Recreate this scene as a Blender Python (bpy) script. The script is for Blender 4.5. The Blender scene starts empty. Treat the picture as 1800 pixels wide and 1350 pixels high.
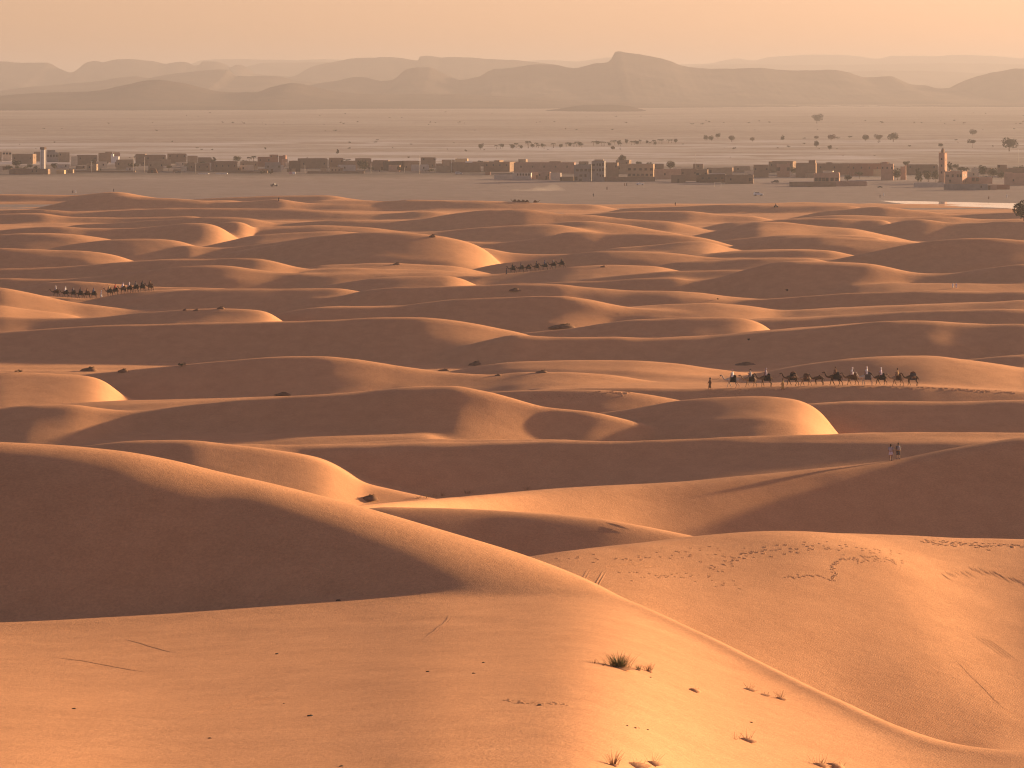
import bpy, bmesh, math, random
import numpy as np
from mathutils import Vector, Matrix, noise as mnoise

random.seed(7)
rng = np.random.default_rng(7)
scene = bpy.context.scene
C = scene.collection
R = math.radians

# ------------------------------------------------------------------ camera
F = 6000.0      # focal length in pixels of an 1800 px wide picture
VH = 150.0      # row of the true horizon
CH = 57.0       # camera height above the gravel plain
cam_d = bpy.data.cameras.new('camera')
cam_d.sensor_width = 36.0
cam_d.lens = 36.0 * F / 1800.0
cam_d.shift_y = -(675.0 - VH) / 1800.0
cam_d.clip_start = 1.0
cam_d.clip_end = 90000.0
cam = bpy.data.objects.new('camera', cam_d)
cam.location = (0, 0, CH)
cam.rotation_euler = (R(90), 0, 0)
C.objects.link(cam)
scene.camera = cam

# ------------------------------------------------------------------ light
SUN_EL, SUN_AZ = 8.3, 56.0        # azimuth: degrees to the right of the view direction
world = bpy.data.worlds.new('World')
scene.world = world
world.use_nodes = True
wn = world.node_tree.nodes
wl = world.node_tree.links
wn.clear()
sky = wn.new('ShaderNodeTexSky')
sky.sky_type = 'NISHITA'
sky.sun_disc = False
sky.sun_elevation = R(SUN_EL)
sky.sun_rotation = R(SUN_AZ)
sky.altitude = 700
sky.air_density = 0.85
sky.dust_density = 1.7
sky.ozone_density = 1.0
tint = wn.new('ShaderNodeMix')
tint.data_type = 'RGBA'
tint.blend_type = 'MULTIPLY'
tint.inputs['Factor'].default_value = 1.0
tint.inputs['B'].default_value = (1.0, 0.63, 0.60, 1)
bg = wn.new('ShaderNodeBackground')
bg.inputs['Strength'].default_value = 0.071
wo = wn.new('ShaderNodeOutputWorld')
wl.new(sky.outputs[0], tint.inputs['A'])
wl.new(tint.outputs['Result'], bg.inputs['Color'])
wl.new(bg.outputs[0], wo.inputs['Surface'])

sun_d = bpy.data.lights.new('sun', 'SUN')
sun_d.energy = 5.0
sun_d.angle = R(1.2)
sun_d.color = (1.0, 0.68, 0.38)
sun = bpy.data.objects.new('sun', sun_d)
sdir = Vector((math.sin(R(SUN_AZ)) * math.cos(R(SUN_EL)), math.cos(R(SUN_AZ)) * math.cos(R(SUN_EL)), math.sin(R(SUN_EL))))
sun.rotation_euler = sdir.to_track_quat('Z', 'Y').to_euler()
sun.location = (0, 0, 400)
C.objects.link(sun)

vs = scene.view_settings
vs.view_transform = 'Standard'
vs.look = 'None'
vs.exposure = 1.55
vs.gamma = 1.0
vs.use_curve_mapping = False
scene.cycles.filter_width = 1.15
scene.cycles.max_bounces = 6
scene.cycles.diffuse_bounces = 3
scene.cycles.volume_bounces = 1

# ------------------------------------------------------------------ helpers
def tag(o, label=None, cat=None, group=None, kind=None):
    if label: o['label'] = label
    if cat: o['category'] = cat
    if group: o['group'] = group
    if kind: o['kind'] = kind
    return o

def link_mesh(name, me, parent=None):
    o = bpy.data.objects.new(name, me)
    C.objects.link(o)
    if parent: o.parent = parent
    return o

def grid_mesh(name, X, Y, Z, mat, smooth=True):
    """X,Y,Z: (rows, cols) arrays"""
    r, c = X.shape
    me = bpy.data.meshes.new(name)
    n = r * c
    co = np.empty((n, 3), np.float32)
    co[:, 0] = X.ravel(); co[:, 1] = Y.ravel(); co[:, 2] = Z.ravel()
    idx = np.arange(n, dtype=np.int32).reshape(r, c)
    q = np.stack([idx[:-1, :-1], idx[:-1, 1:], idx[1:, 1:], idx[1:, :-1]], -1).reshape(-1)
    nf = (r - 1) * (c - 1)
    me.vertices.add(n)
    me.vertices.foreach_set('co', co.ravel())
    me.loops.add(nf * 4)
    me.loops.foreach_set('vertex_index', q)
    me.polygons.add(nf)
    me.polygons.foreach_set('loop_start', np.arange(0, nf * 4, 4, dtype=np.int32))
    me.polygons.foreach_set('loop_total', np.full(nf, 4, np.int32))
    me.polygons.foreach_set('use_smooth', np.full(nf, smooth))
    me.update(calc_edges=True)
    me.materials.append(mat)
    return link_mesh(name, me)

class Mat:
    """small node-material builder"""
    def __init__(self, name, rough=0.9, spec=0.1):
        self.m = bpy.data.materials.new(name)
        self.m.use_nodes = True
        self.t = self.m.node_tree
        self.b = self.t.nodes['Principled BSDF']
        self.b.inputs['Roughness'].default_value = rough
        self.b.inputs['Specular IOR Level'].default_value = spec
        self.tc = None
    def n(self, typ, **kw):
        x = self.t.nodes.new(typ)
        for k, v in kw.items(): setattr(x, k, v)
        return x
    def l(self, a, b): self.t.links.new(a, b)
    def coord(self, scale=(1, 1, 1), loc=(0, 0, 0), rot=(0, 0, 0), which='Object'):
        if not self.tc: self.tc = self.n('ShaderNodeTexCoord')
        mp = self.n('ShaderNodeMapping')
        mp.inputs['Scale'].default_value = scale
        mp.inputs['Location'].default_value = loc
        mp.inputs['Rotation'].default_value = rot
        self.l(self.tc.outputs[which], mp.inputs[0])
        return mp.outputs[0]
    def noise(self, vec, scale, detail=4, rough=0.55, dist=0.0):
        x = self.n('ShaderNodeTexNoise')
        x.inputs['Scale'].default_value = scale
        x.inputs['Detail'].default_value = detail
        x.inputs['Roughness'].default_value = rough
        x.inputs['Distortion'].default_value = dist
        self.l(vec, x.inputs['Vector'])
        return x.outputs['Fac']
    def ramp(self, fac, stops, interp='LINEAR'):
        x = self.n('ShaderNodeValToRGB')
        x.color_ramp.interpolation = interp
        e = x.color_ramp.elements
        while len(e) < len(stops): e.new(0.5)
        for i, (p, c) in enumerate(stops):
            e[i].position = p
            e[i].color = (c[0], c[1], c[2], 1) if not isinstance(c, (int, float)) else (c, c, c, 1)
        self.l(fac, x.inputs[0])
        return x.outputs['Color']
    def mix(self, fac, a, b, mode='MIX'):
        x = self.n('ShaderNodeMix', data_type='RGBA', blend_type=mode)
        for v, k in ((fac, 'Factor'), (a, 'A'), (b, 'B')):
            if isinstance(v, (int, float)): x.inputs[k].default_value = v
            elif isinstance(v, tuple): x.inputs[k].default_value = (*v, 1)
            else: self.l(v, x.inputs[k])
        return x.outputs['Result']
    def color(self, c):
        if isinstance(c, tuple): self.b.inputs['Base Color'].default_value = (*c, 1)
        else: self.l(c, self.b.inputs['Base Color'])
    def bump(self, h, strength=0.3, dist=0.1, prev=None):
        x = self.n('ShaderNodeBump')
        x.inputs['Strength'].default_value = strength
        x.inputs['Distance'].default_value = dist
        self.l(h, x.inputs['Height'])
        if prev is not None: self.l(prev, x.inputs['Normal'])
        self.l(x.outputs[0], self.b.inputs['Normal'])
        return x.outputs[0]

# ------------------------------------------------------------------ terrain
U0, U1, US = -1700, 3500, 2
UG = np.arange(U0, U1 + US, US, dtype=np.float64)

def gsmooth(a, s):
    if s <= 0: return a
    k = int(s * 3) + 1
    w = np.exp(-0.5 * (np.arange(-k, k + 1) / s) ** 2); w /= w.sum()
    return np.convolve(np.pad(a, k, mode='edge'), w, mode='valid')

def pchip(x, xp, yp):
    xp = np.asarray(xp, float); yp = np.asarray(yp, float)
    h = np.diff(xp); dl = np.diff(yp) / h
    m = np.zeros_like(yp)
    a, b = dl[:-1], dl[1:]
    w1 = 2 * h[1:] + h[:-1]; w2 = h[1:] + 2 * h[:-1]
    ok = a * b > 0
    with np.errstate(divide='ignore', invalid='ignore'):
        m[1:-1] = np.where(ok, (w1 + w2) / (w1 / np.where(ok, a, 1) + w2 / np.where(ok, b, 1)), 0)
    m[0] = dl[0]; m[-1] = dl[-1]
    x = np.clip(x, xp[0], xp[-1])
    i = np.clip(np.searchsorted(xp, x) - 1, 0, len(xp) - 2)
    t = (x - xp[i]) / h[i]
    return ((2 * t**3 - 3 * t**2 + 1) * yp[i] + (t**3 - 2 * t**2 + t) * h[i] * m[i] + (-2 * t**3 + 3 * t**2) * yp[i + 1] + (t**3 - t**2) * h[i] * m[i + 1])

def dref(v):
    return np.interp(v, [335, 345, 360, 380, 400, 420, 450, 480, 500, 520, 540, 560, 580, 600, 640, 680, 715, 740, 797],
                     [1720, 1650, 1500, 1340, 1200, 1100, 1000, 905, 850, 800, 755, 715, 680, 650, 600, 560, 510, 480, 430])

class Dune:
    """one dune: crest line (column, row[, depth]) and the steepness of its two flanks"""
    def __init__(self, pts, D=None, sf=0.30, sb=0.15, r=None, fall=0.22, sm=6, conc=0.0):
        pts = [tuple(p) for p in pts]
        us = [p[0] for p in pts]; v = [p[1] for p in pts]
        ph = (us[0] * 0.37 + v[0] * 0.91) % 6.28
        if len(pts[0]) > 2: d = [p[2] for p in pts]
        else:
            if D is None: D = float(dref(np.median(v)))
            d = [D] * len(pts) if np.isscalar(D) else list(np.interp(us, D[0], D[1]))
        z = [CH - (vv - VH) * dd / F for vv, dd in zip(v, d)]
        el, er = us[0] <= 2, us[-1] >= 1798
        zz = pchip(UG, us, z); dd = pchip(UG, us, d)
        px = d[0] / F
        if el:
            m = UG < us[0]; x = (us[0] - UG[m]) * px
            zz[m] = z[0] + 0.12 * d[0] / 100 * (np.sin(x / (d[0] * 0.06) + ph) - math.sin(ph)) - np.maximum(0, x - 0.12 * d[0]) * 0.01
            dd[m] += 0.01 * d[0] * (np.sin(x / (d[0] * 0.05)))
        else:
            m = UG < us[0]; x = (us[0] - UG[m]) * px
            zz[m] = z[0] - x * fall
        px = d[-1] / F
        if er:
            m = UG > us[-1]; x = (UG[m] - us[-1]) * px
            zz[m] = z[-1] + 0.12 * d[-1] / 100 * (np.sin(x / (d[-1] * 0.06) + ph) - math.sin(ph)) - np.maximum(0, x - 0.12 * d[-1]) * 0.01
            dd[m] += 0.01 * d[-1] * (np.sin(x / (d[-1] * 0.05)))
        else:
            m = UG > us[-1]; x = (UG[m] - us[-1]) * px
            zz[m] = z[-1] - x * fall
        self.z = gsmooth(zz, sm); self.d = gsmooth(dd, sm * 2)
        self.sf = np.interp(UG, *sf) if isinstance(sf, tuple) else np.full(UG.shape, sf)
        self.sf = gsmooth(self.sf, 40)
        self.sb = sb
        if d[0] > 290 and r: r *= 0.7
        self.brink = d[0] > 290
        self.r = r if r is not None else max(1.0, d[len(d) // 2] * 0.0035)
        self.conc = conc
    def height(self, iu, D):
        zc = np.interp(iu, UG, self.z); dc = np.interp(iu, UG, self.d); sf = np.interp(iu, UG, self.sf)
        t = dc - D
        rr = np.where(t > 0, self.r, min(self.r, 5.0))
        a = np.sqrt(t * t + rr ** 2) - rr
        if self.brink:   # a rounded top that breaks over into the slip face
            s_ = 0.22 * self.r
            a = np.where(t > 0, s_ * np.logaddexp(0, (t - 1.05 * self.r) / s_) + 0.12 * t, a)
        return zc - np.where(t > 0, sf, self.sb) * a

LD = 'LD'
DUNES = [
 # --- foreground ridge running down to the right
 Dune([(0,782,218),(100,786,217),(200,795,216),(300,813,215),(400,837,214),(500,860,212.5),(600,885,211),(700,914,209.3),(800,944,207.5),
       (900,973,206),(1000,1009,203),(1060,1037,199.5),(1140,1087,194)],
      sf=([0,150,300,520,750,950,1100,1800],[.62,.70,.82,.66,.44,.20,.08,0]), sb=.25, fall=1.0, r=9, sm=10),
 # --- the near slope the photographer looks across
 Dune([(0,1101,189.5),(200,1092,191),(400,1078,192.7),(600,1062,194.6),(800,1045,196.5),(950,1040,197.5),(1020,1035,199),(1100,1054,196.5),(1200,1101,190),(1300,1151,182.4),(1400,1204,173.4),(1500,1255,165.4),(1600,1301,158.8),(1680,1325,155.5),(1800,1338,153.8)],
      sf=([0,300,900,1800],[-.11,-.10,-.09,-.08]), sb=.26, r=4, sm=16),
 # --- big right foreground dune
 Dune([(900,992,229),(1000,975,233),(1100,965,237),(1200,955,242),(1300,948,246),(1400,943,250),(1500,942,254),(1600,946,257),(1700,950,260),(1800,952,262)],
      sf=([900,1200,1500,1800],[.07,.19,.23,.19]), sb=.2, r=28, fall=.15, sm=10),
 # --- small dark dune behind it
 Dune([(600,905,276),(680,895,276),(760,896,276),(850,899,276),(950,905,275),(1050,915,274),(1150,932,273),(1250,953,272)], sf=.34, r=1.6),
 # --- dark hiker dune
 Dune([(600,893,300),(660,888,308),(750,880,322),(850,872,336),(950,863,345),(1050,855,350),(1150,850,354),(1250,843,357),(1350,835,360),(1450,825,363),(1560,812,366),
       (1620,800,368),(1700,785,370),(1800,768,372)], sf=([600,950,1150,1800],[.14,.18,.36,.44]), sb=.2, r=2.6, sm=8),
 # --- D
 Dune([(150,785),(240,776),(320,774),(400,780),(480,790),(560,806),(640,850)], D=400, sf=.30, r=1.6),
 Dune([(300,800),(420,793),(520,797),(570,797),(650,795),(750,793),(850,795),(950,795),(1100,797),(1200,796),(1300,792),(1400,789),(1500,786),(1600,784),(1690,782),(1800,779)],
      D=430, sf=([500,900,1150,1800],[.36,.30,.09,.03]), r=2.4),
 # --- E
 Dune([(0,722),(60,718),(120,720),(190,732),(240,738),(350,729),(500,719),(620,711),(720,705),(790,705),(850,714),(900,727),(960,742),(1040,748),(1100,760)],
      D=480, sf=([0,200,400,1000],[.2,.28,.34,.30]), r=2.2),
 Dune([(1000,754),(1060,745),(1130,735),(1200,722),(1280,715),(1340,713),(1395,717),(1430,730),(1455,752),(1475,785)], D=490, sf=([1000,1150,1300,1480],[.3,.22,.14,.14]), r=2.2, fall=.4),
 Dune([(1380,724),(1450,718),(1520,716),(1600,716),(1700,715),(1800,712)], D=512, sf=.30, r=2),
 Dune([(60,722),(140,716),(250,712),(400,709),(600,705),(750,703)], D=505, sf=.05, r=3),
 Dune([(650,712),(750,705),(850,702),(950,698),(1040,697),(1100,700),(1180,711),(1240,724)], D=522, sf=.32, r=1.6),
 # --- G / H / I / J
 Dune([(0,660),(90,664),(150,668),(185,678),(215,705)], D=565, sf=.15, r=2, fall=.4),
 Dune([(60,672),(200,658),(300,650),(400,643),(480,639),(560,638),(620,642),(700,653),(780,664),(860,670),(950,680)], D=585, sf=([0,300,700,900],[.30,.36,.34,.2]), r=2),
 Dune([(700,668),(800,671),(870,668),(930,664),(1000,664),(1080,669),(1150,680),(1230,692),(1290,702)], D=588, sf=.12, r=2.5),
 Dune([(760,664),(820,652),(900,641),(1000,639),(1100,639),(1180,644),(1240,652),(1300,660),(1340,668)], D=622, sf=.14, r=2.5),
 Dune([(1240,680),(1290,670),(1360,655),(1440,640),(1500,633),(1560,630),(1620,630),(1700,637),(1760,645),(1800,652)], D=592, sf=([1200,1500,1800],[.20,.18,.08]), r=3),
 Dune([(950,700),(1100,693),(1250,689),(1300,687),(1350,684),(1400,682),(1550,679),(1610,679),(1650,681),(1750,688),(1800,691)], D=560, sf=.28, sb=.06, r=2),
 Dune([(1560,655),(1640,645),(1720,640),(1760,635),(1800,632)], D=640, sf=.12, r=2),
 # --- K
 Dune([(0,584),(67,580),(133,577),(200,575),(300,574),(433,572),(500,570),(600,564),(660,560),(733,559),(783,563),(833,571),(880,581),(920,590),(950,600),(975,613),(1000,640)],
      D=680, sf=([0,300,800,900,1000],[.30,.34,.34,.26,.2]), r=2.4, fall=.4),
 Dune([(900,596),(970,602),(1050,606),(1150,609),(1240,607),(1300,601),(1350,595),(1417,588),(1500,580),(1567,574),(1633,573),(1683,576),(1733,578),(1800,577)], D=664, sf=.30, r=2),
 Dune([(900,592),(967,587),(1017,582),(1067,574),(1117,568),(1167,566),(1230,564),(1290,564),(1330,570),(1350,580),(1372,602)], D=705, sf=.22, r=2.5, fall=.4),
 Dune([(1283,567),(1367,564),(1433,563),(1500,559),(1567,556),(1633,554),(1700,553),(1767,552),(1800,554)], D=728, sf=.26, r=2),
 # --- left: W, V, X
 Dune([(0,507),(33,513),(67,520),(100,527),(133,534),(167,538),(200,543),(233,547),(267,549),(317,552)], D=790, sf=.26, r=2.5),
 Dune([(0,540),(60,548),(110,553),(150,562),(170,575)], D=765, sf=.1, r=2.5, fall=.4),
 Dune([(0,566),(67,569),(133,568),(183,565),(233,558),(283,553),(333,549),(383,547),(433,548),(465,551),(482,557),(495,570)], D=730, sf=.16, r=2.5, fall=.4),
 Dune([(60,523),(80,526),(120,529),(165,531),(190,526),(230,519),(270,515),(330,511)], D=818, sf=.12, sb=.1, r=2),
 Dune([(190,545),(215,533),(240,525),(270,519),(300,515),(350,512),(420,511),(500,512),(600,512)], D=805, sf=.26, r=2.4),
 Dune([(400,560),(433,550),(483,546),(517,538),(550,532),(600,529),(620,523),(650,518),(700,515),(750,514),(800,512),(867,508),(933,504),(983,504),(1017,508),(1067,512),(1100,515),(1167,517),(1233,523),(1283,530),(1333,534),(1383,536)],
      D=795, sf=([400,600,1100,1200],[.22,.32,.28,.15]), r=2.2),
 Dune([(470,562),(500,553),(533,547),(567,543),(600,542),(667,543),(700,543),(750,539),(783,537),(810,535),(867,535),(933,533),(983,533),(1017,536),(1043,540),(1083,548),(1117,553),(1167,556),(1230,560)], D=745, sf=.28, r=2.2),
 Dune([(1083,550),(1133,547),(1200,545),(1250,543),(1300,545),(1333,548),(1367,553),(1433,550),(1500,547),(1600,544),(1700,540),(1800,535)], D=755, sf=.10, r=2),
 Dune([(1300,541),(1367,537),(1433,532),(1500,527),(1567,523),(1633,518),(1700,517),(1733,517),(1800,515)], D=790, sf=.30, r=2),
 Dune([(1500,503),(1583,498),(1700,499),(1800,501)], D=850, sf=.1, r=2),
 # --- 470..510
 Dune([(83,498),(133,497),(167,499),(200,502),(233,505),(300,507),(367,508),(417,510),(500,511),(600,510),(700,512)], D=860, sf=.26, r=1.8),
 Dune([(0,491),(50,491),(100,491),(167,487),(217,482),(267,477),(317,473),(367,473),(400,474),(433,478),(467,483),(493,486),(533,487),(600,489),(680,494)], D=895, sf=.32, r=2),
 Dune([(560,505),(600,500),(633,495),(667,491),(710,489),(750,489),(783,489),(807,493),(827,501),(842,509)], D=850, sf=.16, r=3, fall=.4),
 Dune([(900,506),(950,503),(1000,500),(1067,497),(1133,493),(1183,492),(1220,498),(1240,498),(1267,495),(1300,485),(1333,478),(1360,471),(1400,468),(1467,469),(1533,472),(1567,478),(1600,485),(1633,488),(1667,488),(1700,483),(1733,477),(1783,470),(1800,468)],
      D=865, sf=.30, r=2),
 Dune([(540,482),(600,478),(650,479),(700,480),(767,480),(817,483),(867,487),(950,489)], D=905, sf=.1, r=2),
 Dune([(1160,476),(1200,470),(1280,466),(1333,463),(1430,462)], D=930, sf=.12, r=2),
 Dune([(860,488),(900,484),(950,479),(990,474),(1050,471),(1100,470),(1160,472)], D=905, sf=.08, r=2),
 Dune([(1040,493),(1100,486),(1200,480),(1280,480),(1316,481)], D=880, sf=.2, r=2),
 Dune([(0,474),(67,473),(133,470),(200,466),(250,464),(300,462),(380,461),(430,458),(450,458),(480,462),(500,467),(530,474),(560,477),(620,479)], D=940, sf=.24, r=2),
 Dune([(560,470),(600,469),(667,468),(733,470),(800,472)], D=950, sf=.08, r=2),
 Dune([(850,472),(877,467),(917,463),(950,460),(983,455),(1017,451),(1067,447),(1133,448),(1200,452),(1233,457),(1267,460),(1333,461),(1400,460),(1480,461)], D=970, sf=.24, r=2),
 Dune([(1200,458),(1243,454),(1283,450),(1333,448),(1400,448),(1460,450),(1490,456)], D=1000, sf=.12, r=2),
 Dune([(1430,470),(1460,465),(1500,457),(1550,447),(1600,437),(1650,430),(1700,426),(1760,424),(1800,425)], D=960, sf=.32, r=3),
 # --- 400..450
 Dune([(0,437),(50,440),(100,443),(150,445),(183,449),(207,453),(227,459),(245,466)], D=1010, sf=.30, r=2.2),
 Dune([(400,452),(430,447),(500,437),(550,425),(600,420),(650,416),(700,415),(750,417),(800,422),(825,428),(850,438),(868,450),(880,468)], D=1010, sf=([400,600,760,880],[.26,.24,.26,.26]), r=4, fall=.5),
 Dune([(840,436),(877,442),(900,446),(933,447),(1000,447),(1067,446),(1133,445),(1200,448)], D=1030, sf=.24, r=2),
 Dune([(120,432),(200,423),(250,421),(293,422),(317,425),(340,432),(362,440)], D=1060, sf=.2, r=2.5),
 Dune([(0,418),(50,416),(100,417),(133,419),(167,423),(190,426)], D=1120, sf=.16, r=2),
 Dune([(330,430),(360,435),(400,436),(433,433),(500,427),(550,421),(600,423)], D=1050, sf=.24, r=2),
 Dune([(760,424),(817,427),(867,431),(917,427),(967,420),(997,412),(1033,412),(1067,415),(1133,414),(1200,417),(1250,425),(1290,437)], D=1090, sf=.30, r=2),
 Dune([(1267,425),(1333,420),(1400,416),(1467,416),(1517,419),(1553,423),(1570,432)], D=1130, sf=.2, r=2),
 Dune([(1080,440),(1150,434),(1200,428),(1240,426),(1280,436),(1300,440)], D=1050, sf=.08, r=2),
 Dune([(1280,440),(1350,428),(1400,423),(1440,421),(1483,423),(1533,427),(1600,432),(1660,434)], D=1080, sf=.28, r=2),
 Dune([(0,409),(33,406),(100,402),(150,405),(233,406),(283,402),(317,398),(357,397),(380,401),(398,409),(408,420)], D=1180, sf=.26, r=2.5, fall=.5),
 Dune([(370,401),(400,398),(428,397),(440,405)], D=1210, sf=.2, r=2, fall=.6),
 Dune([(420,405),(500,403),(567,401),(600,402),(650,404),(717,410),(767,408),(867,400),(933,398),(967,397),(1000,399)], D=1215, sf=.2, r=2),
 Dune([(440,420),(500,416),(600,413),(680,417)], D=1130, sf=.1, r=2),
 Dune([(917,401),(967,394),(1027,390),(1067,393),(1100,397),(1150,406),(1180,411)], D=1230, sf=.26, r=2),
 Dune([(1327,392),(1400,385),(1467,384),(1517,387),(1550,387),(1567,390),(1577,398),(1584,414)], D=1240, sf=.3, r=2.5, fall=.6),
 Dune([(1590,388),(1617,386),(1677,393),(1733,391),(1800,389)], D=1230, sf=.3, r=2),
 # --- 340..395
 Dune([(133,395),(200,392),(267,388),(333,384),(383,382),(433,383),(467,389),(490,393),(533,390),(600,387),(643,388),(700,389),(750,385),(783,378),(817,373),(867,369),(917,369),(950,373),(983,378),(1033,382),(1100,388),(1180,391)],
      D=1300, sf=.28, r=2),
 Dune([(1280,393),(1367,388),(1417,383),(1483,379),(1533,380),(1583,383),(1667,383),(1733,386),(1800,385)], D=1320, sf=.14, r=2),
 Dune([(0,377),(77,377),(113,382),(200,383),(283,382),(340,382)], D=1390, sf=.3, r=2),
 Dune([(0,372),(67,370),(150,374),(217,370),(300,367),(367,366),(433,367),(533,370),(620,376),(667,378),(700,376),(750,372),(783,375),(820,380)], D=1430, sf=.28, r=2),
 Dune([(1450,372),(1493,368),(1533,364),(1550,364),(1583,368),(1633,373),(1683,377),(1733,375),(1800,373)], D=1430, sf=.28, r=2),
 Dune([(1010,380),(1067,375),(1133,372),(1200,371),(1270,378),(1330,382)], D=1400, sf=.26, r=2),
 Dune([(1330,392),(1380,395),(1450,402),(1500,404)], D=1180, sf=.1, r=2),
 Dune([(140,353),(167,352),(200,351),(227,351),(247,353),(300,356),(350,359),(383,362),(430,360),(467,357),(490,354),(517,358),(550,361),(600,361),(667,365),(733,370)], D=1550, sf=.28, r=2),
 Dune([(0,342),(67,342),(133,343),(167,340),(200,337),(217,338),(240,343),(267,347),(300,351)], D=1680, sf=.26, r=2),
 Dune([(300,358),(350,355),(393,354),(430,357),(480,361)], D=1580, sf=.12, r=2),
 Dune([(340,350),(433,346),(500,344),(583,343),(600,346),(632,351),(680,356)], D=1670, sf=.26, r=2),
 Dune([(560,357),(600,356),(677,359),(727,357),(767,357),(833,357),(900,358),(967,360),(1017,361),(1043,361),(1067,365),(1100,373)], D=1560, sf=.2, r=2),
 Dune([(1100,366),(1200,363),(1267,361),(1333,361),(1367,362),(1450,363),(1500,366)], D=1520, sf=.26, r=2),
]

# floor between the dunes: rows of depth, columns of picture column
_FD = [1, 5, 30, 60, 100, 130, 150, 165, 185, 205, 240, 280, 330, 400, 500, 700, 1200, 1600, 1765, 2000, 4000]
_FL = [56.5, 55.2, 45, 36, 28, 24, 22.5, 22, 21.5, 21, 20, 14, 8, 5.5, 4, 2.6, 1.6, -0.5, -0.9, -1.5, -3]
_FM = [56.5, 55.2, 45, 36, 28, 24, 22.5, 22, 21.5, 21, 20, 14, 8, 5.5, 4, 2.6, 1.6, -0.5, -0.9, -1.5, -3]
_FR = [56.5, 55.2, 45, 36, 28, 24, 21, 18.5, 16.5, 16.0, 15.5, 13, 8, 5.5, 4, 2.6, 1.6, -0.5, -0.9, -1.5, -3]
_lg = np.linspace(0, math.log(4000), 1200)
_tab = []
for f_ in (_FL, _FM, _FR):
    y_ = np.interp(np.exp(_lg), _FD, f_)
    _tab.append(gsmooth(y_, 9))
_tab = np.array(_tab)

def floor_h(u, D):
    l = np.log(np.maximum(D, 1.0))
    a, b, c = (np.interp(l, _lg, t) for t in _tab)
    w1 = np.clip((u - 0) / 850.0, 0, 1); w1 = w1 * w1 * (3 - 2 * w1)
    w2 = np.clip((u - 900) / 650.0, 0, 1); w2 = w2 * w2 * (3 - 2 * w2)
    m = a * (1 - w1) + b * w1
    return m * (1 - w2) + c * w2

def undul(x, y):
    """gentle long swells and wind-shaped unevenness of the sand"""
    s = np.sin
    z = 0.10 * s(x * .071 + 1.3 * s(y * .031) + .4) * s(y * .053 + 1.1 * s(x * .023))
    z += 0.05 * s(x * .19 + 2.0 * s(y * .083 + 1)) * s(y * .137 + 1.7 * s(x * .061 + 2))
    far = np.clip((y - 380) / 300, 0, 1) * np.clip((1700 - y) / 300, 0, 1)
    q = s(x * .041 + 1.9 * s(y * .017 + 2) + 1) * s(y * .046 + 1.5 * s(x * .019) + 2)
    q2 = s(x * .083 + 2.2 * s(y * .037) + 3) * s(y * .091 + 1.8 * s(x * .033 + 1))
    z += far * (0.26 * (1 - np.sqrt(np.abs(q) + .02)) + 0.14 * q2)
    z += 0.022 * s(x * .47 + 2.1 * s(y * .21)) * s(y * .33 + 1.9 * s(x * .17))
    return z

def H(x, y):
    x = np.asarray(x, np.float64); y = np.asarray(y, np.float64)
    yy = np.maximum(y, 0.5)
    u = 900 + F * x / yy
    u = np.clip(u, U0, U1)
    k = np.clip(yy * 0.0004, 0.14, 0.35)
    acc = floor_h(u, yy) / k
    for d in DUNES:
        acc = np.logaddexp(acc, d.height(u, yy) / k)
    return acc * k + spine(x, yy) + sharp(x, yy) + undul(x, yy) * np.clip((yy - 60) / 120, 0, 1)

# low spines and hollows lying on the big dunes: path, half-width left and right of it, height
SPINES = [([(24, 250), (26, 238), (27, 222), (29, 205), (33, 190)], 9, 6, 0.9)]
# lesser crests riding on the dune field: short, sharp, steeper on the camera side
_r2 = np.random.default_rng(21)
SHARP = []
for _ in range(300):
    D_ = math.exp(_r2.uniform(math.log(420), math.log(1650)))
    u_ = _r2.uniform(-150, 1950)
    if 1180 < u_ < 1660 and 520 < D_ < 620: continue
    L_ = _r2.uniform(28, 110) * (D_ / 800) ** .5
    SHARP.append(((u_ - 900) / F * D_, D_, L_, _r2.uniform(.2, .7) * (.6 + D_ / 1400), _r2.uniform(3, 9), _r2.uniform(-.22, .3), _r2.uniform(0, 6.28)))
def sharp(x, y):
    z = np.zeros_like(x)
    for cx, cy, L, h, w, sl, ph in SHARP:
        if x.ndim == 2:
            r0 = np.searchsorted(y[:, 0], cy - 75); r1 = np.searchsorted(y[:, 0], cy + 60)
            if r1 <= r0: continue
            S = slice(r0, r1)
        else: S = slice(None)
        t = (x[S] - cx) / L
        d = y[S] - (cy + sl * (x[S] - cx) + 2.5 * np.sin(t * 2.3 + ph))
        e = np.clip(1 - t * t, 0, 1) ** 1.3
        a = np.sqrt(d * d + .15)
        z[S] += h * e * np.exp(-a / np.where(d < 0, w, w * 1.6))
    return z

def spine(x, y):
    z = np.zeros_like(x)
    for path, wl, wr, h in SPINES:
        ys = [q[1] for q in path][::-1]; xs = [q[0] for q in path][::-1]
        cx = np.interp(y, ys, xs); d = x - cx
        e = np.clip((y - ys[0]) / 15 + .5, 0, 1) * np.clip((ys[-1] - y) / 15 + .5, 0, 1)
        z = z + h * e * e * (3 - 2 * e) * np.exp(-(d / np.where(d < 0, wl, wr)) ** 2)
    return z

def Hs(x, y): return float(H(np.array([x]), np.array([y]))[0])

def ground_at(u, v, dmin=100, dmax=2100):
    """where the sight line through a point of the photograph meets the dunes or the plain"""
    D = np.exp(np.linspace(math.log(dmin), math.log(dmax), 4000))
    x = (u - 900) / F * D
    ray = CH - (v - VH) / F * D
    h = np.maximum(H(x, D), 0.0)
    i = int(np.argmax(h >= ray))
    if h[i] < ray[i]: i = len(D) - 1
    return Vector((x[i], D[i], h[i]))

def plain_at(u, v):
    D = CH * F / (v - VH)
    return Vector(((u - 900) / F * D, D, 0.0))

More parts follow.
